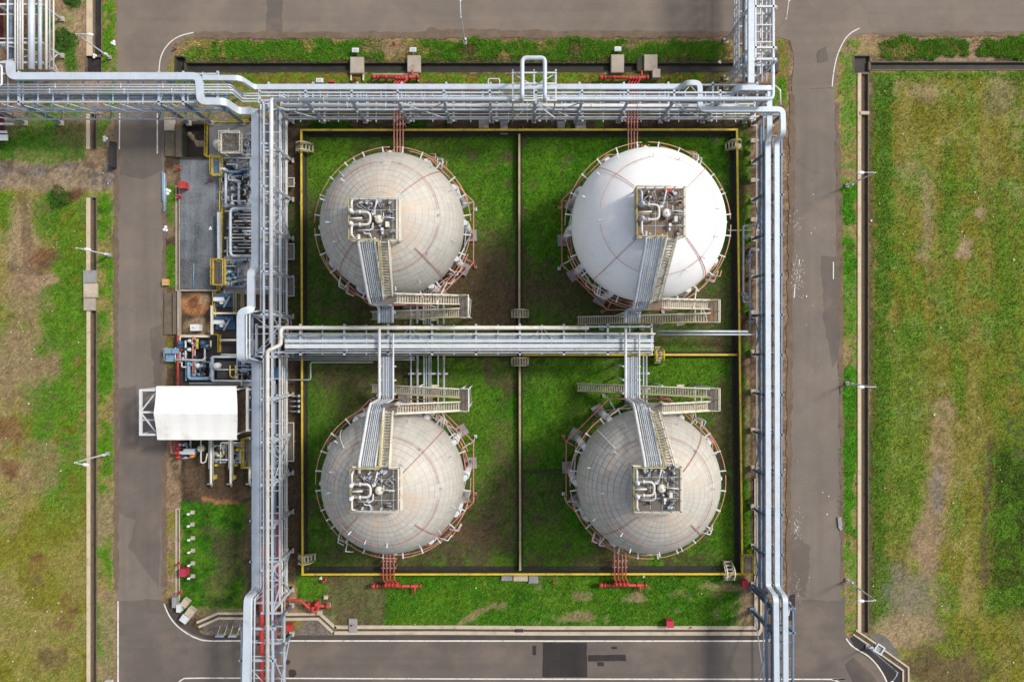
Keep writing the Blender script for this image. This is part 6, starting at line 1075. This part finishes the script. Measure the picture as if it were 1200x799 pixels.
for k,(x,y0,y1,m_,lb) in enumerate(((190.5,201,236,'light_blue','longest pale blue pipe of the bundle on the left road edge'),(192.6,203,248,'galv','grey pipe of the bundle on the left road edge'),(194,210,247,'light_blue','right pale blue pipe of the bundle on the left road edge'))): pipe([(x,y0,.14),(x,y1,.14)],.12,m_,lb,'pipes stacked on the road edge')
pipe([(227,309,.12),(226.5,337,.12)],.07,'light_blue','loose pale pipe lying on the gravel bed')
for x,y,s,lb in ((197,225,.55,'white plastic sacks beside the pale blue pipe bundle'),(194,268.5,.5,'white plastic sacks on the verge left of the gravel bed'),(246.5,268,.3,'single white sack on the gravel bed'),(123.5,163,.5,'white plastic sacks beside the drain stub near the left road'),(133,51,.45,'white sack at the top left road edge'),(111,66,.4,'grey plastic scraps in the top left water drain'),(352,238,.18,'tiny pale scrap by the left yellow wall'),(376,677,.3,'white plastic can by the lower left wall corner'),(754,675,.25,'small white can beside the bottom yellow wall'),(843,73,.3,'small white sack in the long drain near the tower rack'),(844,130,.2,'white lump under the right end of the top rack')):
    c = P(x,y); q = M(); s *= .8
    for k in range(3): a = k*2.2+x; q.lathe((c.x+.45*s*math.cos(a),c.y+.6*s*math.sin(a),0),[(.5*s,0),(.62*s,.15*s),(.5*s,.42*s),(.2*s,.6*s),(.02,.62*s)],9)
    solo(q,'plastic_sack',MT['gravel_white'],lb,'sack',(c.x,c.y,0))
c = P(135,183); solo(M().box((c.x,c.y,.5),(.5,3.4,.9)).box((c.x,c.y,.97),(.36,3.2,.06)),'barrier_block',MT['rubber'],'black barrier block at the left road edge by the gravel track','barrier',(c.x,c.y,0))
c = P(923.5,712); solo(M().beam(P(923,720,.4),P(925.5,705,.4),.16,.6).beam(P(923,719,.1),P(925.5,706,.1),.3,.1),'barrier_rail',MT['white_pipe'],'short white barrier rail beside the right rack bend','barrier',(c.x,c.y,0))
c = P(909,75); solo(M().box((c.x,c.y,.15),(.5,2.4,.5)).box((c.x,c.y,.42),(.3,2.1,.06)),'grate',MT['rubber'],'black grate at the right foot of the tower rack','grate',(c.x,c.y,0))
for k,(x,y,lb) in enumerate(((1019,757.5,'pale warning stand on the black verge by the catch box'),(1018,206,'x'))):
    if k == 0: c = P(x,y); r = thing('signal_stand', (c.x,c.y,0), lb, 'stand'); M().box((c.x,c.y,.3),(.45,.45,.5),R(30)).build('body', MT['galv'], r); M().box((c.x+.2,c.y-.35,.15),(.2,.2,.2)).build('lamp', MT['gravel_white'], r)
c = P(983.5,611); solo(M().box((c.x,c.y,.12),(.5,1.3,.24),.1).box((c.x+.1,c.y-.8,.1),(.4,.5,.2),.6),'rubble_heap',MT['grey_concrete'],'small grey rubble heap on the right road edge','rubble',(c.x,c.y,0))
p0 = P(844,73.5); 
# valves and small racks left of the yellow wall
for k,(x,y0,y1,lb) in enumerate(((341,209,219,'cream slatted stand between the left rack and the yellow wall, upper'),(341,325,347,'grey tipped stand between the left rack and the yellow wall'),(340.5,495,540,'long pale slatted stand beside the lower left rack'),(341,286,304,'narrow grey stand beside the upper left rack'))):
    a,b = P(x-4,y1,.8),P(x+4,y0,.8); r = thing('pipe_stand', (a.x,a.y,0), lb, 'pipe stand'); M().box(((a.x+b.x)/2,(a.y+b.y)/2,.8),(b.x-a.x,b.y-a.y,.08)).build('deck', MT['grating'], r); q = M(); q.wall([(a.x,a.y),(b.x,a.y),(b.x,b.y),(a.x,b.y)],.08,.842,1.0,True); q.build('edge', MT['cream'] if k in (0,2) else MT['galv'], r)
    for u in (a.x+.08,b.x-.08): M().beam((u,(a.y+b.y)/2,0),(u,(a.y+b.y)/2,.76),.1,.1).build('leg', MT['galv'], r)
for k,y in enumerate((464,470,476,482)):
    c = P(350.5,y,.9); solo(M().lathe((c.x,c.y,0),[(.12,0),(.24,.3),(.24,.7),(.08,.8),(.08,1.1),(.24,1.12),(.02,1.2)],10).tube([(c.x-1.2,c.y,.8),(c.x+.3,c.y,.8)],.07,6,0),'valve',MT['galv'],('topmost','second','third','lowest')[k]+' of four grey valves beside the left yellow wall in the lower half','valve',(c.x,c.y,0),'valves beside the left yellow wall')
# dark machinery at the left edge
r = thing('machinery_skid', tuple(P(0,148)), 'dark red machinery with white bars at the left edge', 'machinery'); c = P(0,148); M().box((c.x-1,c.y,.8),(3.2,4.2,1.6)).build('housing', MT['maroon'], r)
for y,x1,h in ((145.5,16,.25),(155,8,.3),(161.5,9,.75)): a = P(-12,y,1.75); b = P(x1,y,1.75); M().beam(a,b,h,.2).build('bar', MT['white_pipe'], r)
r = thing('machinery_skid', tuple(P(0,22)), 'dark red and teal machinery under the top left rack at the edge', 'machinery'); c = P(0,24); M().box((c.x-.5,c.y,1.0),(2.0,6.0,1.8)).build('housing', MT['maroon'], r); M().box((c.x+.3,c.y+1,2.0),(.8,1.4,.3)).build('vent', MT['blue'], r)
# low shrubs in the top left corner
def shrub(x,y,rad,h,label,n=700,group='round shrubs'):
    c = P(x,y); g = np.random.default_rng(int(x*7+y)); V=[];F=[]
    for k in range(n):
        a = g.uniform(0,6.283); t = math.sqrt(g.random()); rr_ = rad*t*(1+.25*math.sin(3*a+x)); z = h*(1-t*t)*g.uniform(.35,1.05); s = g.uniform(.05,.13); d = Vector((g.normal(),g.normal(),g.normal()*.6)).normalized(); e = d.orthogonal().normalized(); f2 = d.cross(e); o = Vector((c.x+rr_*math.cos(a),c.y+rr_*math.sin(a),z+.05)); i = len(V)
        V += [tuple(o-e*s*.6),tuple(o+d*s*1.4),tuple(o+e*s*.6),tuple(o-d*s*.8)]; F.append((i,i+1,i+2,i+3))
    q = M(); q.v = V; q.f = F; q.sm = [False]*len(F); r = thing('shrub', (c.x,c.y,0), label, 'shrub', group); q.build('foliage', LEAF, r)
    st = M(); 
    for k in range(4): a = k*1.6; st.tube([(c.x,c.y,-.05),(c.x+rad*.4*math.cos(a),c.y+rad*.4*math.sin(a),h*.55)],.03,5,0)
    st.build('stem', MT['concrete'], r)
LEAF, nt, bs = newmat('leaves'); pos = nd(nt,'ShaderNodeNewGeometry').outputs['Position']; nt.links.new(mixc(nt, ramp(nt, noise(nt,pos,3.5,3),.35,.65),(.035,.10,.008),(.085,.17,.02)), bs.inputs['Base Color']); bs.inputs['Roughness'].default_value = .6
shrub(77,47,1.5,1.0,'round green shrub beside the top left rack',900); shrub(86,-1,1.1,.9,'green shrub cut by the top edge at the left'); shrub(71,232,1.5,.7,'low green shrub in the upper part of the west field',900)
for k,(x,y,rd) in enumerate(((872,212,.5),(878,588,.5),(875,180,.4))): shrub(x,y,rd,.5,('small tuft beside the right yellow wall near the white tank','small tuft beside the right yellow wall near the lower right tank','small tuft at the upper right yellow wall corner')[k],200,'tufts along the right yellow wall')
# ------------------------------------------------------------------ camera, sky, sun
cam = bpy.data.cameras.new('camera'); cam.sensor_width = 36; cam.lens = 36*FPX/1200; cam.clip_end = 3000; cam.clip_start = .5; co = bpy.data.objects.new('camera', cam); co.location = (0,0,CAM_H); COL.objects.link(co); SC.camera = co
az, el = math.atan2(29, 57), R(45)     # towards the sun, in plan measured from +x
w = bpy.data.worlds.new('World'); SC.world = w; w.use_nodes = True; nt = w.node_tree; bg = nt.nodes['Background']; hs = nt.nodes.new('ShaderNodeHueSaturation'); hs.inputs['Saturation'].default_value = .55; sk = nt.nodes.new('ShaderNodeTexSky'); sk.sky_type = 'NISHITA'; sk.sun_disc = False; sk.sun_elevation = el; sk.sun_rotation = math.pi/2-az; sk.air_density = 1.0; sk.dust_density = 3.0; sk.ozone_density = 1.0; nt.links.new(sk.outputs[0], hs.inputs['Color']); nt.links.new(hs.outputs[0], bg.inputs[0]); bg.inputs[1].default_value = .15
ld = bpy.data.lights.new('sun', 'SUN'); ld.energy = 2.35; ld.angle = R(9); ld.color = (1,.94,.85); lo = bpy.data.objects.new('sun', ld); COL.objects.link(lo); d = Vector((math.cos(az)*math.cos(el), math.sin(az)*math.cos(el), math.sin(el))); lo.rotation_euler = d.to_track_quat('Z','Y').to_euler()
vs = SC.view_settings; vs.view_transform = 'Standard'; vs.look = 'None'; vs.gamma = 1; vs.use_curve_mapping = False; vs.exposure = .26
